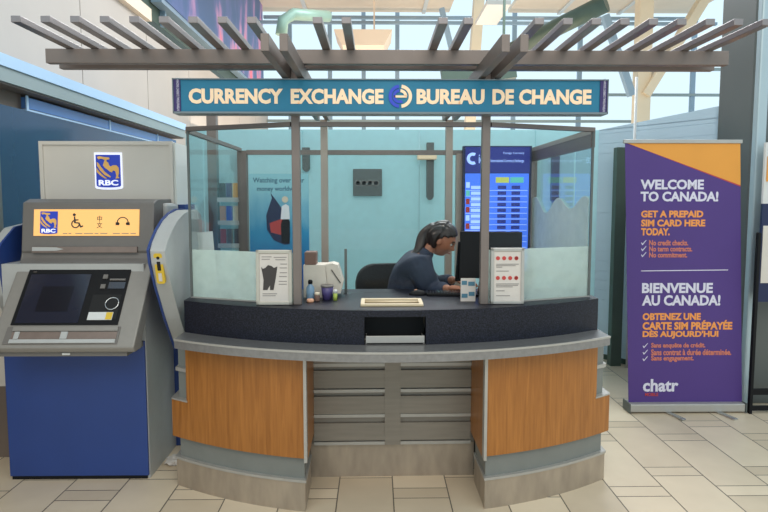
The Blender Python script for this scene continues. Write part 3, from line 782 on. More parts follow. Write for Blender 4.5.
eR, eL = Vector((.345, 3.475, 1.02)), Vector((.38, 3.78, 1.02))
wR, wL = Vector((.435, 3.32, 1.072)), Vector((.50, 3.56, 1.09))
# make sure wrists rest just above the desk
neck = Vector((.30, 3.605, 1.245)); chest = Vector((.25, 3.605, 1.165)); waist = Vector((.16, 3.64, .88))
vsk = [hipc, waist, chest, neck, hd(-.02, 0, -.05), hd(-.01, 0, -.01), sR, eR, wR, sL, eL, wL,
       (.20, 3.57, .69), (.50, 3.55, .68), (.50, 3.54, .30), (.20, 3.76, .69), (.50, 3.78, .68), (.50, 3.79, .30), (.50, 3.54, .22), (.50, 3.79, .22)]
ed = [(0, 1), (1, 2), (2, 3), (3, 4), (4, 5), (2, 6), (6, 7), (7, 8), (2, 9), (9, 10), (10, 11), (0, 12), (12, 13), (13, 14), (0, 15), (15, 16), (16, 17), (14, 18), (17, 19)]
rd = [(.13, .13), (.10, .10), (.085, .085), .055, .048, .05, .052, .042, .026, .052, .042, .026, .085, .06, .045, .085, .06, .045, .035, .035]
addmesh(bm, skin_mesh(vsk, ed, rd))
def hand(bm, wr, fwd, side, up, thumb):
    fwd = fwd.normalized(); side = side.normalized(); up = up.normalized()
    p = lambda f, s_, u: wr+fwd*f+side*s_+up*u
    addmesh(bm, chain([p(-.01, 0, 0), p(.03, 0, .004), p(.075, 0, .002)], [(.02, .02), (.034, .018), (.036, .014)], 1))
    for i, (s_, ln) in enumerate(((-.028, .066), (-.010, .076), (.010, .072), (.027, .056))):
        a = p(.055, s_, .002)
        addmesh(bm, chain([a, p(.08, s_*1.1, .004), p(.08+ln*.45, s_*1.2, .001), p(.08+ln*.8, s_*1.2, -.014), p(.08+ln*.95, s_*1.2, -.028)], [.009, .009, .008, .0075, .006], 1))
    addmesh(bm, chain([p(.02, thumb*.02, 0), p(.045, thumb*.045, -.004), p(.075, thumb*.052, -.012), p(.098, thumb*.044, -.02)], [.012, .011, .009, .007], 1))
hand(bm, wR, Vector((.9, -.25, -.02)), Vector((.25, .9, 0)), Vector((0, 0, 1)), 1)
hand(bm, wL, Vector((.8, -.5, -.08)), Vector((.5, .8, 0)), Vector((0, 0, 1)), -1)
link_mesh(remesh(bm, .0048), 'body', M_['skin'], P)
# shoes, trousers, jacket
for (x, y) in ((.50, 3.54), (.50, 3.79)):
    bm = bmesh.new(); addmesh(bm, chain([(x-.03, y, .20), (x-.01, y, .165), (x+.09, y-.01, .15), (x+.17, y-.01, .145)], [(.045, .045), (.045, .05), (.042, .03), (.034, .024)]))
    link_mesh(remesh(bm, .008), 'shoe', M_['black'], P)
bm = bmesh.new()
addmesh(bm, skin_mesh([hipc, (.135, 3.655, .80), vsk[12], vsk[13], (.50, 3.54, .24), vsk[15], vsk[16], (.50, 3.79, .24)],
                      [(0, 1), (0, 2), (2, 3), (3, 4), (0, 5), (5, 6), (6, 7)], [.15, .14, .10, .078, .058, .10, .078, .058]))
link_mesh(remesh(bm, .008), 'trousers', M_['trouser'], P)
bm = bmesh.new()
back = Vector((.185, 3.62, 1.13))
cufR = wR+(eR-wR)*.12; cufL = wL+(eL-wL)*.12
js = [(.15, 3.66, .76), (.185, 3.64, .88), (.225, 3.615, 1.05), (.268, 3.605, 1.165), (.302, 3.604, 1.238), sR, eR, cufR, sL, eL, cufL]
je = [(0, 1), (1, 2), (2, 3), (3, 4), (3, 5), (5, 6), (6, 7), (3, 8), (8, 9), (9, 10)]
addmesh(bm, skin_mesh(js, je, [(.16, .16), (.145, .15), (.15, .16), (.108, .13), (.066, .066), .086, .082, .044, .08, .07, .044]))
# collar
addmesh(bm, chain([(.285, 3.604, 1.225), (.312, 3.602, 1.262), (.326, 3.602, 1.288)], [.074, .066, .060], 2))
me = remesh(bm, .007)
for v in me.vertices:
    n_ = noise.noise(v.co*14)*.006+noise.noise(v.co*34+Vector((3, 1, 5)))*.003
    v.co += Vector((0, -1, .3))*n_
link_mesh(me, 'jacket', M_['jacket'], P)
# hair
bm = bmesh.new(); bmesh.ops.create_icosphere(bm, subdivisions=5, radius=1)
kill = [v for v in bm.verts if (v.co.x > .42 and v.co.z < .62-.25*abs(v.co.y)) or (v.co.x > -.05 and v.co.z < .05 and abs(v.co.y) > .2) or (v.co.z < -.55) or (v.co.x > .1 and v.co.z < .3)]
bmesh.ops.delete(bm, geom=kill, context='VERTS')
for v in bm.verts:
    x, y, z = v.co
    g = .013+.004*math.sin(y*26+z*4)*(.5 if x > 0 else 1)+ (.010 if x < -.2 else 0)
    v.co = HM @ headshape(v.co, g)
ret = bmesh.ops.solidify(bm, geom=bm.faces[:], thickness=.012)
addmesh(bm, chain([hd(-.05, 0, .04), hd(-.085, 0, .01), hd(-.115, .0, -.045), (.272, 3.585, 1.27), (.222, 3.575, 1.215), (.185, 3.57, 1.15), (.165, 3.565, 1.08)], [(.07, .07), (.06, .06), (.05, .048), (.044, .036), (.036, .026), (.024, .018), (.008, .008)]))
link_mesh(remesh(bm, .005), 'hair', M_['hair'], P)
for s in (-1, 1):
    bm = bmesh.new(); bmesh.ops.create_icosphere(bm, subdivisions=3, radius=.0105)
    for v in bm.verts: v.co = HM @ (v.co+Vector((.0705, s*.029, .006)))
    me = bpy.data.meshes.new('eye'); bm.to_mesh(me); bm.free(); e_ = link_mesh(me, 'eye', M_['eye'], P)
    bm = bmesh.new(); bmesh.ops.create_icosphere(bm, subdivisions=2, radius=.006)
    for v in bm.verts: v.co = HM @ (v.co+Vector((.0775, s*.0295, .003)))
    me = bpy.data.meshes.new('iris'); bm.to_mesh(me); bm.free(); link_mesh(me, 'iris', M_['iris'], e_)
    me = chain([hd(.083, s*.012, .026), hd(.083, s*.028, .031), hd(.070, s*.044, .026)], [.0035, .0042, .0025], 1); link_mesh(me, 'eyebrow', M_['hair'], P)
    me = chain([hd(.080, s*.017, .012), hd(.083, s*.029, .0155), hd(.073, s*.041, .010)], [.003, .004, .003], 1); link_mesh(me, 'eyelashes', M_['hair'], P)
me = chain([hd(.083, -.018, -.056), hd(.094, 0, -.054), hd(.083, .018, -.056)], [.003, .0065, .003], 1); link_mesh(me, 'lips', M_['lip'], P)

# ------------------------------------------------------------ things on the worktop
ZC = 1.0457
t = thing('computer_monitor', 'black monitor turned away beside the right post', 'monitor', (.64, 3.28, ZC))
mb = MB(); mb.M = Matrix.Translation((.665, 3.25, 0)) @ Matrix.Rotation(R(-62), 4, 'Z') @ Matrix.Rotation(R(-6), 4, 'X')
mb = MB(); mb.M = Matrix.Translation((.655, 3.24, 1.28)) @ Matrix.Rotation(R(-14), 4, 'Z') @ Matrix.Rotation(R(-8), 4, 'X')
mb.box(-.175, .175, -.012, .02, -.14, .13, bev=.006); mb.build('casing', M_['black'], t)
mb = MB(); mb.M = Matrix.Translation((.655, 3.24, 1.28)) @ Matrix.Rotation(R(-14), 4, 'Z') @ Matrix.Rotation(R(-8), 4, 'X')
mb.box(-.16, .16, .0201, .022, -.125, .115); mb.build('display', M_['screen'], t)
MB().tube([(.655, 3.215, 1.3), (.62, 3.19, 1.2), (.60, 3.2, 1.1), (.60, 3.22, 1.052)], [.02, .024, .02, .024]).build('stand_neck', M_['chrome'], t)
mb = MB(); mb.M = Matrix.Translation((.62, 3.24, 0)); mb.prism(rounded(.09, .07, .03), 'z', ZC, 1.058); mb.build('stand_foot', M_['black'], t)
t = thing('terminal_screen', 'second black screen on edge beside the monitor', 'screen', (.50, 3.40, ZC))
mb = MB().prism([(.478, 1.10), (.495, 1.34), (.60, 1.34), (.60, 1.10)], 'y', 3.405, 3.43, bev=.003); mb.build('casing', M_['black'], t)
MB().box(.52, .58, 3.395, 3.44, ZC, 1.11).build('stand', M_['black'], t)
# keyboard, mouse
t = thing('keyboard', 'black keyboard lying on the worktop before the seated woman', 'keyboard', (.40, 3.24, ZC))
mb = MB(); mb.M = Matrix.Translation((.41, 3.235, ZC)) @ Matrix.Rotation(R(-5), 4, 'Z')
mb.box(-.12, .12, -.05, .05, 0, .016, bev=.004); mb.build('tray', M_['black'], t)
mb = MB(); mb.M = Matrix.Translation((.41, 3.235, ZC)) @ Matrix.Rotation(R(-5), 4, 'Z')
for r in range(5):
    for c in range(14): mb.box(-.114+c*.0163, -.114+c*.0163+.0135, -.044+r*.0178, -.044+r*.0178+.0145, .016, .022)
mb.build('keys', M_['screen2'], t)
t = thing('computer_mouse', 'dark grey mouse lying left of the keyboard', 'mouse', (.255, 3.30, ZC))
bm_ = MB(); me_ = bmesh.new(); bmesh.ops.create_icosphere(me_, subdivisions=3, radius=1)
for v in me_.verts:
    z = v.co.z
    v.co = Vector((.24+v.co.x*.052, 3.24+v.co.y*.03, ZC+max(0, z)*.03))
mm = bpy.data.meshes.new('mouse'); me_.to_mesh(mm); me_.free(); link_mesh(mm, 'shell', M_['black'], t)
MB().box(.22, .235, 3.236, 3.244, ZC+.022, ZC+.032, bev=.002).build('wheel', M_['peach'], t)
# calculator-like note pad left as paper
# cream tray on the stone
t = thing('coin_tray', 'cream coin tray set into the middle of the stone top', 'tray', (BX, 2.98, ZC))
mb = MB()
tx0, tx1, ty0, ty1 = -.080, .243, 2.885, 3.06
mb.box(tx0, tx1, ty0, ty0+.02, ZC, ZC+.014, bev=.003).box(tx0, tx1, ty1-.02, ty1, ZC, ZC+.014, bev=.003)
mb.box(tx0, tx0+.02, ty0+.02, ty1-.02, ZC, ZC+.014).box(tx1-.02, tx1, ty0+.02, ty1-.02, ZC, ZC+.014)
mb.build('rim', M_['traycream'], t)
MB().box(tx0+.02, tx1-.02, ty0+.02, ty1-.02, ZC, ZC+.003).build('bowl', M_['brownpanel'], t)
MB().tube([(tx0+.02, 2.975, ZC+.008), (tx1-.02, 2.975, ZC+.008)], .006, 8).build('bar', M_['traycream'], t)

# framed notices
def frame_stand(name, label, x0, x1, y, zt_, tilt, m, fill):
    t = thing(name, label, 'notice', ((x0+x1)/2, y, ZC))
    fr = Matrix.Translation((0, y, ZC)) @ Matrix.Rotation(R(-tilt), 4, 'X') @ Matrix.Translation((0, -y, -ZC))
    mb = MB(); mb.M = fr; b = .018; z0, z1 = ZC+.002, zt_
    mb.box(x0, x1, y, y+.018, z0, z0+b, bev=.003).box(x0, x1, y, y+.018, z1-b, z1, bev=.003).box(x0, x0+b, y, y+.018, z0, z1, bev=.003).box(x1-b, x1, y, y+.018, z0, z1, bev=.003)
    mb.build('frame', M_[m], t)
    mb = MB(); mb.M = fr; mb.box(x0+b, x1-b, y+.006, y+.016, z0+b, z1-b); mb.build('sheet', M_['paper'], t)
    mb = MB(); mb.M = fr; mb.prism([(y+.018, z0+.15), (y+.07, ZC+.014), (y+.018, z0+.1)], 'x', (x0+x1)/2-.02, (x0+x1)/2+.02); mb.build('easel_leg', M_['black'], t)
    fill(t, x0+b, x1-b, z0+b, z1-b, y+.006, fr)
    return t
def fill_photo(t, x0, x1, z0, z1, y, fr):
    W = x1-x0; H_ = z1-z0
    f = lambda u, v: (x0+u*W, z0+v*H_)
    mb = MB(); mb.M = fr
    mb.prism([f(.06, .72), f(.12, .68), f(.2, .70), f(.3, .76), f(.42, .74), f(.5, .70), f(.62, .73), f(.55, .45), f(.48, .24), f(.36, .24), f(.36, .34), f(.27, .24), f(.12, .24), f(.14, .45), f(.1, .6)], 'y', y-.002, y)
    mb.build('picture', M_['darktext'], t)
    mb = MB(); mb.M = fr
    for v, a, b in ((.93, .08, .42), (.88, .08, .36), (.92, .5, .94), (.87, .55, .9), (.78, .72, .95), (.70, .70, .95), (.60, .70, .95), (.52, .68, .94), (.42, .66, .94), (.36, .66, .94), (.16, .1, .6), (.12, .1, .55)):
        mb.box(x0+a*W, x0+b*W, y-.0015, y, z0+v*H_-.002, z0+v*H_+.002)
    mb.build('print_lines', M_['greytext'], t)
def fill_rules(t, x0, x1, z0, z1, y, fr):
    W = x1-x0; H_ = z1-z0
    mb = MB(); mb.M = fr
    for v in (.86, .46):
        for u in (.14, .37, .60, .83): mb.prism(disc((x0+u*W, z0+v*H_), .0105, 0, r2=.0 if u < .7 else .008), 'y', y-.002, y)
    mb.build('symbol_discs', M_['red'], t)
    mb = MB(); mb.M = fr
    for v, a, b in ((.74, .08, .92), (.71, .08, .8), (.68, .08, .3), (.60, .08, .55), (.34, .08, .94), (.31, .08, .9), (.28, .08, .7), (.20, .08, .4), (.10, .08, .6)):
        mb.box(x0+a*W, x0+b*W, y-.0015, y, z0+v*H_-.002, z0+v*H_+.002)
    mb.build('print_lines', M_['greytext'], t)
frame_stand('framed_notice', 'silver framed notice with a dark photo left of the left post', -.622, -.436, 2.928, 1.333, 2, 'silverframe', fill_photo)
frame_stand('framed_notice', 'white framed notice with red round symbols right of the right post', .598, .774, 2.935, 1.342, 2, 'lightmetal', fill_rules)
# booklet card
t = thing('leaflet_card', 'white card with blue-green pictures leaning by the right post', 'card', (.49, 3.02, ZC))
mb = MB().box(.455, .535, 3.03, 3.036, ZC, ZC+.125); mb.build('card', M_['paper'], t)
for (a, b, z) in ((.460, .488, .09), (.495, .53, .085), (.460, .492, .02), (.498, .53, .03)): MB().box(a, b, 3.028, 3.03, ZC+z, ZC+z+.022).build('picture', M_['tealtext'], t)
# left side clutter
t = thing('white_carton', 'white cardboard carton with an open slanted flap on the worktop', 'box', (-.28, 3.22, ZC))
mb = MB().prism([(-.405, ZC), (-.27, ZC), (-.285, 1.228), (-.405, 1.228)], 'y', 3.16, 3.30); mb.build('carton_body', M_['boxpaper'], t)
mb = MB().prism([(-.285, 1.228), (-.27, ZC+.02), (-.20, ZC+.02), (-.185, 1.13), (-.215, 1.225), (-.245, 1.235)], 'y', 3.18, 3.30); mb.build('side_box', M_['boxpaper'], t)
mb = MB(); bar(mb, (-.250, 3.176, 1.20), (-.20, 3.176, 1.125), .006, .004); mb.build('slit', M_['darktext'], t)
tag(MB().box(-.40, -.335, 3.17, 3.26, 1.2285, 1.30, bev=.004).build('brown_carton', M_['cardbrown']), 'small brown carton on top of the white carton', 'box')
t = thing('purple_cup', 'purple plastic cup before the white carton', 'cup', (-.268, 3.10, ZC))
MB().lathe([(.026, 0), (.034, .075), (.031, .075), (.024, .006)], (-.268, 3.10, ZC)).build('shell', M_['cup'], t)
MB().lathe([(.034, .070), (.0365, .072), (.0365, .080), (.033, .080)], (-.268, 3.10, ZC)).build('rim', M_['atmgrey_d'], t)
t = thing('sanitizer_bottle', 'pale blue pump bottle with black cap beside the left post', 'bottle', (-.358, 3.08, ZC))
MB().lathe([(.02, 0), (.022, .01), (.022, .07), (.010, .085), (.010, .09)], (-.358, 3.08, ZC)).build('body', M_['bottle'], t)
MB().lathe([(.012, .09), (.013, .105), (.008, .112)], (-.358, 3.08, ZC)).build('cap', M_['black'], t)
t = thing('small_jar', 'small dark jar with pale lid between bottle and cup', 'jar', (-.318, 3.05, ZC))
MB().lathe([(.014, 0), (.015, .004), (.015, .03), (.013, .034)], (-.318, 3.05, ZC)).build('jar_body', M_['cardbrown'], t)
MB().lathe([(.014, .034), (.014, .046), (.012, .047)], (-.318, 3.05, ZC)).build('lid', M_['hat'], t)
t = thing('glue_stick', 'lime green glue stick right of the purple cup', 'glue stick', (-.222, 3.07, ZC))
MB().lathe([(.011, 0), (.011, .04)], (-.222, 3.07, ZC)).build('tube', M_['lime'], t)
MB().lathe([(.0115, .04), (.0115, .056), (.010, .058)], (-.222, 3.07, ZC)).build('cap', M_['whiteplastic'], t)
tag(MB().lathe([(.018, 0), (.02, .004), (.02, .012), (.015, .018)], (-.352, 3.02, ZC)).build('tape_roll', M_['peach']), 'small peach coloured tape roll in front of the bottle', 'tape')
t = thing('paper_sheet', 'white sheet of paper standing inside the left glass', 'paper', (-1.0, 3.33, ZC))
mb = MB(); mb.M = Matrix.Translation((-.975, 3.33, ZC)) @ Matrix.Rotation(R(-6), 4, 'Y') @ Matrix.Rotation(R(-8), 4, 'X'); mb.box(-.045, .045, 0, .003, 0, .36); mb.build('sheet', M_['whiteplastic'], t)
mb = MB(); mb.M = Matrix.Translation((-.975, 3.33, ZC)) @ Matrix.Rotation(R(-6), 4, 'Y') @ Matrix.Rotation(R(-8), 4, 'X'); mb.box(-.04, .04, .003, .03, 0, .012); mb.build('holder', M_['lightmetal'], t)

# ------------------------------------------------------------ cash machine
A = thing('cash_machine', 'grey and blue cash machine with a tilted screen left of the booth', 'cash machine', (-1.69, 3.35, 0))
ax0, ax1 = -2.085, -1.30
MB().box(ax0, ax1, 3.16, 3.175, .02, .80, bev=.004).build('front_door', M_['atmblue'], A)
MB().box(ax0+.004, ax1+.004, 3.175, 3.60, .0, 1.235).build('lower_body', M_['atmlight'], A)
MB().box(ax0+.01, ax1-.01, 3.165, 3.2, 0, .02).build('plinth', M_['black'], A)
# console wedge
cw0, cw1 = -2.0, -1.255
prof = [(2.93, .80), (2.915, .83), (3.205, 1.235), (3.40, 1.235), (3.40, 1.15), (3.19, 1.10), (3.02, .86), (3.02, .80)]
MB().prism(prof, 'x', cw0, cw1, bev=.008).build('console', M_['atmgrey'], A)
MB().box(cw0-.0+.01, cw1-.05, 2.95, 3.40, .775, .80).build('console_underside', M_['atmgrey_d'], A)
MB().box(-1.64, -1.60, 2.945, 2.955, .783, .793).build('door_badge', M_['whiteplastic'], A)
# sloped frame transform: u along x, v up the slope
a0 = Vector((0, 2.915, .83)); a1 = Vector((0, 3.205, 1.235)); sl_ = (a1-a0); SL = sl_.length; th = math.atan2(sl_.z, sl_.y)
SM = Matrix.Translation(a0) @ Matrix.Rotation(th, 4, 'X')    # local y runs up the slope, local z is outward normal
def sbox(x0, x1, v0, v1, h0, h1, name, m, parent=A, bev=0):
    mb = MB(); mb.M = SM; mb.box(x0, x1, v0, v1, h0, h1, bev=bev); return mb.build(name, m, parent)
sbox(-1.925, -1.365, .125, .463, -.001, .006, 'screen_bezel', M_['black'])
scr = sbox(-1.905, -1.575, .135, .425, .006, .008, 'touch_screen', M_['screen'])
sbox(-1.82, -1.65, .20, .35, .008, .009, 'screen_image', M_['screen2'], scr)
sbox(-1.90, -1.88, .437, .443, .006, .008, 'camera_dot', M_['chrome'])
sbox(-1.505, -1.48, .395, .42, .006, .014, 'key', M_['atmgrey_d'])
sbox(-1.505, -1.48, .335, .36, .006, .014, 'key', M_['atmgrey_d'])
sbox(-1.465, -1.38, .385, .395, .006, .012, 'card_slot', M_['atmgrey_d'])
sbox(-1.465, -1.375, .335, .375, .006, .010, 'card_reader', M_['screen'])
sbox(-1.535, -1.38, .155, .30, .002, .0075, 'keypad_recess', M_['slotblack'])
mb = MB(); mb.M = SM
ring = [(-1.42+.035*math.cos(R(a)), .245+.035*math.sin(R(a)), .010) for a in range(0, 361, 15)]
mb.tube(ring, .0035, 8); mb.build('reader_ring', M_['chrome'], A)
lb = sbox(-1.53, -1.40, .150, .195, .008, .011, 'instruction_label', M_['whiteplastic']); sbox(-1.435, -1.402, .152, .193, .011, .0125, 'label_patch', M_['yellow'], lb)
# cash slot low on the console
sbox(-1.935, -1.345, .018, .115, -.001, .004, 'slot_surround', M_['atmgrey_d'])
sbox(-1.90, -1.355, .045, .085, .004, .006, 'cash_slot', M_['brownpanel'])
sbox(-1.90, -1.355, .088, .112, .004, .012, 'slot_top_bar', M_['atmgrey'])
sbox(-1.90, -1.355, .022, .042, .004, .012, 'slot_lower_bar', M_['atmlight'])
sbox(-1.885, -1.86, .045, .085, .006, .010, 'slot_guide', M_['atmlight']); sbox(-1.645, -1.61, .045, .085, .006, .010, 'slot_guide', M_['atmlight'])
# upper housing
prof = [(3.205, 1.235), (3.235, 1.26), (3.245, 1.29), (3.235, 1.30), (3.27, 1.575), (3.33, 1.595), (3.60, 1.595), (3.60, 1.235)]
MB().prism(prof, 'x', -2.005, -1.262, bev=.006).build('top_housing', M_['atmgrey_d'], A)
UM = Matrix.Translation((0, 3.2345, 1.30)) @ Matrix.Rotation(R(-math.degrees(math.atan2(.035, .275))), 4, 'X')
def ubox(x0, x1, z0, z1, d0, d1, name, m, parent=A):
    mb = MB(); mb.M = UM; mb.box(x0, x1, -d1, -d0, z0, z1); return mb.build(name, m, parent)
ub = ubox(-1.935, -1.343, .088, .238, 0.0, .006, 'lit_sign', M_['atmsign'])
# housing slot strip
mb = MB(); mb.M = UM; mb.box(-1.94, -1.35, -.012, .002, -.008, .026, bev=.002); mb.build('receipt_strip', M_['brownpanel'], A)
mb = MB(); mb.M = UM; mb.prism([(-1.935, .002), (-1.935, .024), (-1.80, .022), (-1.76, .012), (-1.80, .003)], 'y', -.016, -.012); mb.build('receipt_paper', M_['atmlight'], A)
def utext(s, x0, x1, z0, z1, m, bold=.02, d=.006, nm='lettering', par=None): return text(s, x0, x1, z0, z1, -d, m, par or ub, bold, Mx=UM, depth=.0015, name=nm)
def shield(x0, x1, z0, z1, y, parent, Mx=None, border=True, d=.004):
    """blue shield with white border, golden lion and the three letters"""
    W = x1-x0; H_ = z1-z0
    def outl(k):
        cx_, cz_ = (x0+x1)/2, (z0+z1)/2
        pts = [(0, 1), (0, .06), (.05, .025), (.25, .005), (.5, 0), (.75, .005), (.95, .025), (1, .06), (1, 1)]
        return [(cx_+(x0+u*W-cx_)*k, cz_+(z0+v*H_-cz_)*k) for u, v in pts][::-1]
    mk = lambda: (lambda b: (setattr(b, 'M', Mx) if Mx is not None else None, b)[1])(MB())
    if border: mk().prism(outl(1.0), 'y', y-d, y).build('shield_border', M_['rbcwhite'], parent)
    k = .88 if border else 1.0
    mk().prism(outl(k), 'y', y-d*1.6, y-d*.5).build('shield_field', M_['rbcblue'], parent)
    f = lambda u, v: ((x0+x1)/2+(u-.5)*W*k, (z0+z1)/2+(v-.5)*H_*k)
    b = mk()
    P1 = [(.06, .93), (.16, .96), (.34, .93), (.56, .92), (.58, .86), (.46, .85), (.44, .80), (.52, .76), (.55, .68), (.60, .64), (.72, .68), (.86, .68), (.94, .60), (.95, .45), (.90, .34), (.97, .29), (.80, .27), (.84, .36), (.80, .50), (.70, .52), (.66, .46), (.58, .48), (.46, .56), (.38, .60), (.30, .68), (.34, .76), (.38, .84), (.24, .88), (.12, .86)]
    b.prism([f(*p) for p in P1], 'y', y-d*2.2, y-d*1.5)
    b.prism([f(*p) for p in ((.05, .78), (.12, .74), (.22, .62), (.36, .48), (.60, .34), (.58, .30), (.36, .38), (.18, .52), (.06, .66))], 'y', y-d*2.2, y-d*1.5)
    b.prism([f(*p) for p in ((.03, .60), (.14, .48), (.30, .36), (.44, .28), (.38, .27), (.18, .36), (.03, .48))], 'y', y-d*2.2, y-d*1.5)
    b.build('lion_emblem', M_['gold'], parent)
    a = f(.10, .06); c = f(.90, .23)
    text('RBC', a[0], c[0], a[1], c[1], y-d*1.5, M_['rbcwhite'], parent, .03, Mx=Mx, depth=d*.8)
shield(-1.897, -1.800, .098, .226, -.006, ub, Mx=UM, border=False, d=.0025)
# wheelchair symbol
mb = MB(); mb.M = UM
cx_, cz_ = -1.70, .155
mb.prism(disc((cx_, cz_), .024, 0, r2=.018, a0=110, a1=380), 'y', -.008, -.006)
mb.prism(disc((cx_-.008, cz_+.052), .008, 0), 'y', -.008, -.006)
mb.prism([(cx_-.010, cz_+.042), (cx_-.003, cz_+.042), (cx_-.001, cz_+.026), (cx_+.016, cz_+.026), (cx_+.016, cz_+.020), (cx_, cz_+.018), (cx_+.001, cz_+.010), (cx_+.022, cz_+.008), (cx_+.032, cz_-.012), (cx_+.042, cz_-.008), (cx_+.044, cz_-.014), (cx_+.028, cz_-.022), (cx_+.016, cz_+.002), (cx_-.008, cz_+.004)], 'y', -.008, -.006)
mb.build('wheelchair_symbol', M_['darktext'], ub)
utext('中', -1.578, -1.552, .168, .202, M_['darktext'], .0)
utext('文', -1.580, -1.550, .132, .164, M_['darktext'], .0)
mb = MB(); mb.M = UM; hx, hz = -1.435, .162
mb.prism(disc((hx, hz), .033, 0, r2=.028, a0=0, a1=180), 'y', -.008, -.006)
for s in (-1, 1):
    mb.box(hx+s*.0305-.009, hx+s*.0305+.009, -.008, -.006, hz-.014, hz+.002)
    mb.prism(disc((hx+s*.026, hz-.006), .008, 0), 'y', -.008, -.006)
mb.build('headphone_symbol', M_['darktext'], ub)
mb = MB(); mb.M = UM
for a, b in ((-1.77, -1.745), (-1.738, -1.722), (-1.70, -1.66), (-1.652, -1.60), (-1.592, -1.57), (-1.56, -1.52), (-1.49, -1.45), (-1.44, -1.40), (-1.39, -1.36)): mb.box(a, b, -.0075, -.006, .099, .103)
mb.build('small_print', M_['greytext'], ub)
# rear tower and header
MB().box(-2.06, -1.20, 3.60, 3.80, 0.0, 1.56, bev=.003).build('rear_tower', M_['atmblue'], A)
MB().box(-1.29, -1.235, 3.40, 3.6, 1.02, 1.57, bev=.018).build('side_cowl', M_['atmlight'], A)
hd_ = MB().box(-2.055, -1.25, 3.55, 3.80, 1.56, 1.945, bev=.004).build('header_box', M_['header'], A)
mb = MB().box(-2.058, -2.035, 3.54, 3.551, 1.56, 1.925).box(-1.268, -1.247, 3.54, 3.551, 1.56, 1.925).box(-2.058, -1.247, 3.54, 3.551, 1.9251, 1.947); mb.build('header_rim', M_['header'], A)
MB().box(-1.2495, -1.235, 3.56, 3.80, 1.56, 1.94).build('header_side', M_['headerside'], A)
shield(-1.725, -1.557, 1.652, 1.878, 3.55, hd_, d=.006)
# privacy wings
def wing(x0, x1, bx, name, sticker, dz=0, dy=0):
    prof = [(2.95, 1.33), (2.99, 1.37), (3.06, 1.425), (3.15, 1.475), (3.25, 1.51), (3.36, 1.53), (3.5, 1.53), (3.58, 1.50), (3.6, 1.45), (3.6, .72), (3.30, .72), (3.27, .76), (3.15, .93), (3.03, 1.13), (2.965, 1.26)]
    prof = [(max(p[0], 2.95+dy), p[1]+dz) for p in prof]
    if dy: prof = [(3.16, 1.30), (3.20, 1.35), (3.32, 1.43), (3.6, 1.46), (3.6, .9), (3.3, .9), (3.2, 1.05)]
    wgo = MB().prism(prof, 'x', x0, x1, bev=.006).build('privacy_wing', M_['atmlight'], A)
    cy_ = sum(p[0] for p in prof)/len(prof)
    pr2 = [((p[0]-3.3)*1.02+3.3, (p[1]-1.15)*1.02+1.15) for p in prof]
    MB().prism(pr2, 'x', *bx).build('wing_edge', M_['atmblue'], wgo)
    return wgo
wr_ = wing(-1.172, -1.092, (-1.184, -1.172), 'r', True)
wing(-2.15, -2.095, (-2.095, -2.083), 'l', False, 0, .2)
wt = Matrix.Translation((0, 2.9515, 1.335)) @ Matrix.Rotation(R(14), 4, 'X')
mb = MB(); mb.M = wt; mb.prism([(-1.132+p[0], -.105+p[1]) for p in rounded(.022, .085, .012)], 'y', -.004, .012); stk = mb.build('yellow_sticker', M_['yellow'], wr_)
mb = MB(); mb.M = wt; mb.box(-1.141, -1.123, -.007, -.004, -.115, -.065, bev=.002).prism(disc((-1.132, -.045), .008, 0), 'y', -.006, -.004); mb.build('audio_jack', M_['slotblack'], stk)
mb = MB(); mb.M = wt; mb.box(-1.141, -1.123, -.006, -.004, -.175, -.130); mb.build('sticker_symbol', M_['paper'], stk)

# dark cabinet behind the machine at the far left
t = thing('dark_cabinet', 'dark cabinet at the left edge behind the cash machine', 'cabinet', (-2.32, 3.6, 0))
MB().box(-2.42, -2.2, 3.45, 3.9, 0.0, .45).build('base', M_['brown'], t)
MB().box(-2.42, -2.2, 3.45, 3.9, .45, 1.0).build('body', M_['header'], t)
MB().box(-2.43, -2.19, 3.43, 3.9, 1.0, 1.38, bev=.005).build('upper_case', M_['black'], t)
# crumpled paper on the floor
bm = bmesh.new(); bmesh.ops.create_icosphere(bm, subdivisions=3, radius=1)
for v in bm.verts:
    k = 1+.5*noise.noise(v.co*2.2); v.co = Vector((-1.215+v.co.x*.055*k, 3.36+v.co.y*.06*k, max(0, .02+v.co.z*.022*k)))
me = bpy.data.meshes.new('crumpled_paper'); bm.to_mesh(me); bm.free(); me.materials.append(M_['paper'])
o = bpy.data.objects.new('crumpled_paper', me); C.objects.link(o); tag(o, 'crumpled white paper on the floor between cash machine and booth', 'paper')

# ------------------------------------------------------------ roll-up banner
t = thing('rollup_banner', 'purple and orange roll-up banner standing right of the booth', 'banner', (2.31, 4.15, 0))
b0x0, b0x1 = 1.895, 2.755     # foot
def lean(z): return z/2.0
mb = MB().box(b0x0-.006, b0x1-.002, 4.10, 4.21, .010, .072, bev=.008); mb.build('base_case', M_['lightmetal'], t)
for x in (b0x0-.014, b0x1-.002): MB().box(x, x+.008, 4.095, 4.215, .006, .076).build('case_end', M_['column'], t)
for x in (2.17, 2.55):
    mb = MB(); mb.M = Matrix.Translation((x, 4.12, 0)) @ Matrix.Rotation(R(18), 4, 'Z'); mb.box(-.02, .02, -.16, .06, 0, .012, bev=.002); mb.build('foot', M_['chrome'], t)
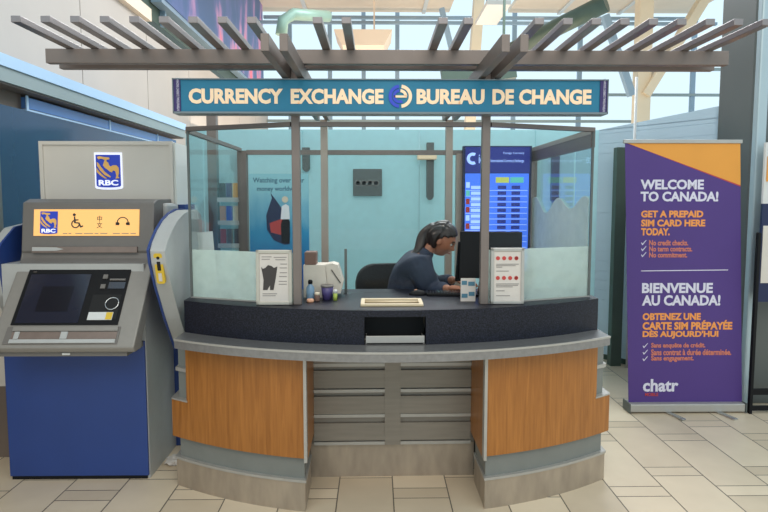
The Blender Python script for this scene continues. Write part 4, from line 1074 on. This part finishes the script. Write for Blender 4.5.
# printed sheet: leans back slightly
LT = math.atan2(.04, 1.93)
BM = Matrix.Translation((0, 4.15, .07)) @ Matrix.Rotation(-LT, 4, 'X')
cxm = (b0x0+b0x1)/2
def bp(name, m, poly, d0, d1, parent=t):
    mb = MB(); mb.M = BM; mb.prism(poly, 'y', -d1, -d0); return mb.build(name, m, parent)
HB = 1.935
xA, xB = 1.822, 2.672
sheet = bp('printed_sheet', M_['purple'], [(b0x0, 0), (b0x1, 0), (xB, HB), (xA, HB)][::-1], -.002, .001)
bp('orange_corner', M_['orange'], [(xA+.005, HB), (xB, HB), (xB+.0130, HB-.31)], .001, .002, sheet)
bp('corner_edge', M_['red'], [(xA+.004, HB), (xA+.03, HB), (xB+.0130, HB-.308), (xB+.0134, HB-.32)], .0008, .0012, sheet)
mb = MB(); mb.M = BM; mb.box(xA-.012, xB+.012, -.012, .012, HB-.005, HB+.022, bev=.003); mb.build('top_rail', M_['lightmetal'], t)
MB().tube([(cxm, 4.19, .05), (cxm-.06, 4.225, 1.95)], .01).build('support_pole', M_['chrome'], t)
def sheet_pt(px, py):
    # a picture row and column of the print turned into a place on the leaning sheet
    a = (px-384)/570; b = (243-py)/570; p, q = R(4.5), R(.8)
    d = Vector((math.sin(q)*math.cos(p)+a*math.cos(q)+b*math.sin(q)*math.sin(p), math.cos(q)*math.cos(p)-a*math.sin(q)+b*math.cos(q)*math.sin(p), -math.sin(p)+b*math.cos(p)))
    tn = math.tan(LT)
    k = (4.15+(1.6-.07)*tn)/(d.y-d.z*tn)
    return d.x*k, (1.6+d.z*k-.07)/math.cos(LT)
def bt(s, px0_, px1_, py0, py1, m, bold, nm='lettering'):
    x0, z1 = sheet_pt(px0_, py0); x1, z0 = sheet_pt(px1_, py1)
    return text(s, x0, x1, z0, z1, -.002, m, sheet, bold, Mx=BM, depth=.001, name=nm)
bt('WELCOME', 640.5, 703.5, 179.5, 189.5, M_['lilac'], .038)
bt('TO CANADA!', 640.5, 718, 191.5, 201.5, M_['lilac'], .038)
bt('GET A PREPAID', 641, 703, 210.5, 217.5, M_['orangetext'], .045)
bt('SIM CARD HERE', 641, 705, 219.5, 226.5, M_['orangetext'], .045)
bt('TODAY.', 641, 669.5, 228, 235.5, M_['orangetext'], .045)
bt('No credit checks.', 649, 688, 240, 245.5, M_['salmontext'], .03)
bt('No term contracts.', 649, 692, 246.2, 251.5, M_['salmontext'], .03)
bt('No commitment.', 649, 687, 252.3, 257.5, M_['salmontext'], .03)
bt('BIENVENUE', 642, 712.5, 283, 293, M_['lilac'], .038)
bt('AU CANADA!', 642, 720, 295, 305.5, M_['lilac'], .038)
bt('OBTENEZ UNE', 642.5, 700.5, 313, 320, M_['orangetext'], .045)
bt('CARTE SIM PRÉPAYÉE', 642.5, 732, 320.2, 329.5, M_['orangetext'], .045)
bt('DÈS AUJOURD\'HUI', 642.5, 718, 329.5, 338.5, M_['orangetext'], .045)
bt('Sans enquête de crédit.', 651, 705, 342.8, 348.8, M_['salmontext'], .03)
bt('Sans contrat à durée déterminée.', 651, 731, 349.2, 355, M_['salmontext'], .03)
bt('Sans engagement.', 651, 693.5, 355.5, 361.8, M_['salmontext'], .03)
bt('chatr', 643, 678, 379, 391.5, M_['lilac'], .03)
bt('MOBILE', 645, 658, 392.8, 396, M_['red'], .02)
bpx = sheet_pt
p = bpx(641, 270.5); q = bpx(728, 269.5)
bp('ruled_line', M_['lilac'], [p, q, (q[0], q[1]-.006), (p[0], p[1]-.006)], .001, .002, sheet)
for (px, py) in ((643.5, 243), (643.5, 249), (643.5, 255), (645, 346), (645, 352.5), (645, 359)):
    pts = [bpx(px-2.5, py), bpx(px-1.2, py+2.2), bpx(px+2.8, py-2.6), bpx(px+2.4, py-3), bpx(px-1.0, py+.8), bpx(px-2.0, py-.6)]
    bp('tick_mark', M_['lilac'], pts, .001, .002, sheet)

# black framed stand at the right edge
t = thing('framed_stand', 'black metal framed sign stand cut off by the right picture edge', 'stand', (3.2, 4.0, 0))
MB().box(2.772, 2.795, 4.085, 4.115, 0.0, 1.35, bev=.003).build('upright', M_['black'], t)
MB().box(3.40, 3.43, 4.10, 4.13, 0.0, 1.75, bev=.003).build('upright', M_['black'], t)
MB().box(2.795, 3.40, 4.10, 4.13, .02, .05).build('foot_rail', M_['black'], t)
MB().box(2.805, 3.40, 4.10, 4.13, .14, .18).build('lower_rail', M_['black'], t)
MB().box(2.805, 3.40, 4.105, 4.125, .84, 1.56).build('sign_board', M_['navy'], t)
MB().box(2.815, 3.39, 4.100, 4.105, .98, 1.40).build('poster_sheet', M_['header'], t)
MB().box(2.805, 3.40, 4.105, 4.125, 1.56, 2.0).build('upper_poster', M_['whiteplastic'], t)
MB().box(2.82, 3.38, 4.100, 4.105, 1.72, 1.90).build('warm_print', M_['orange'], t)
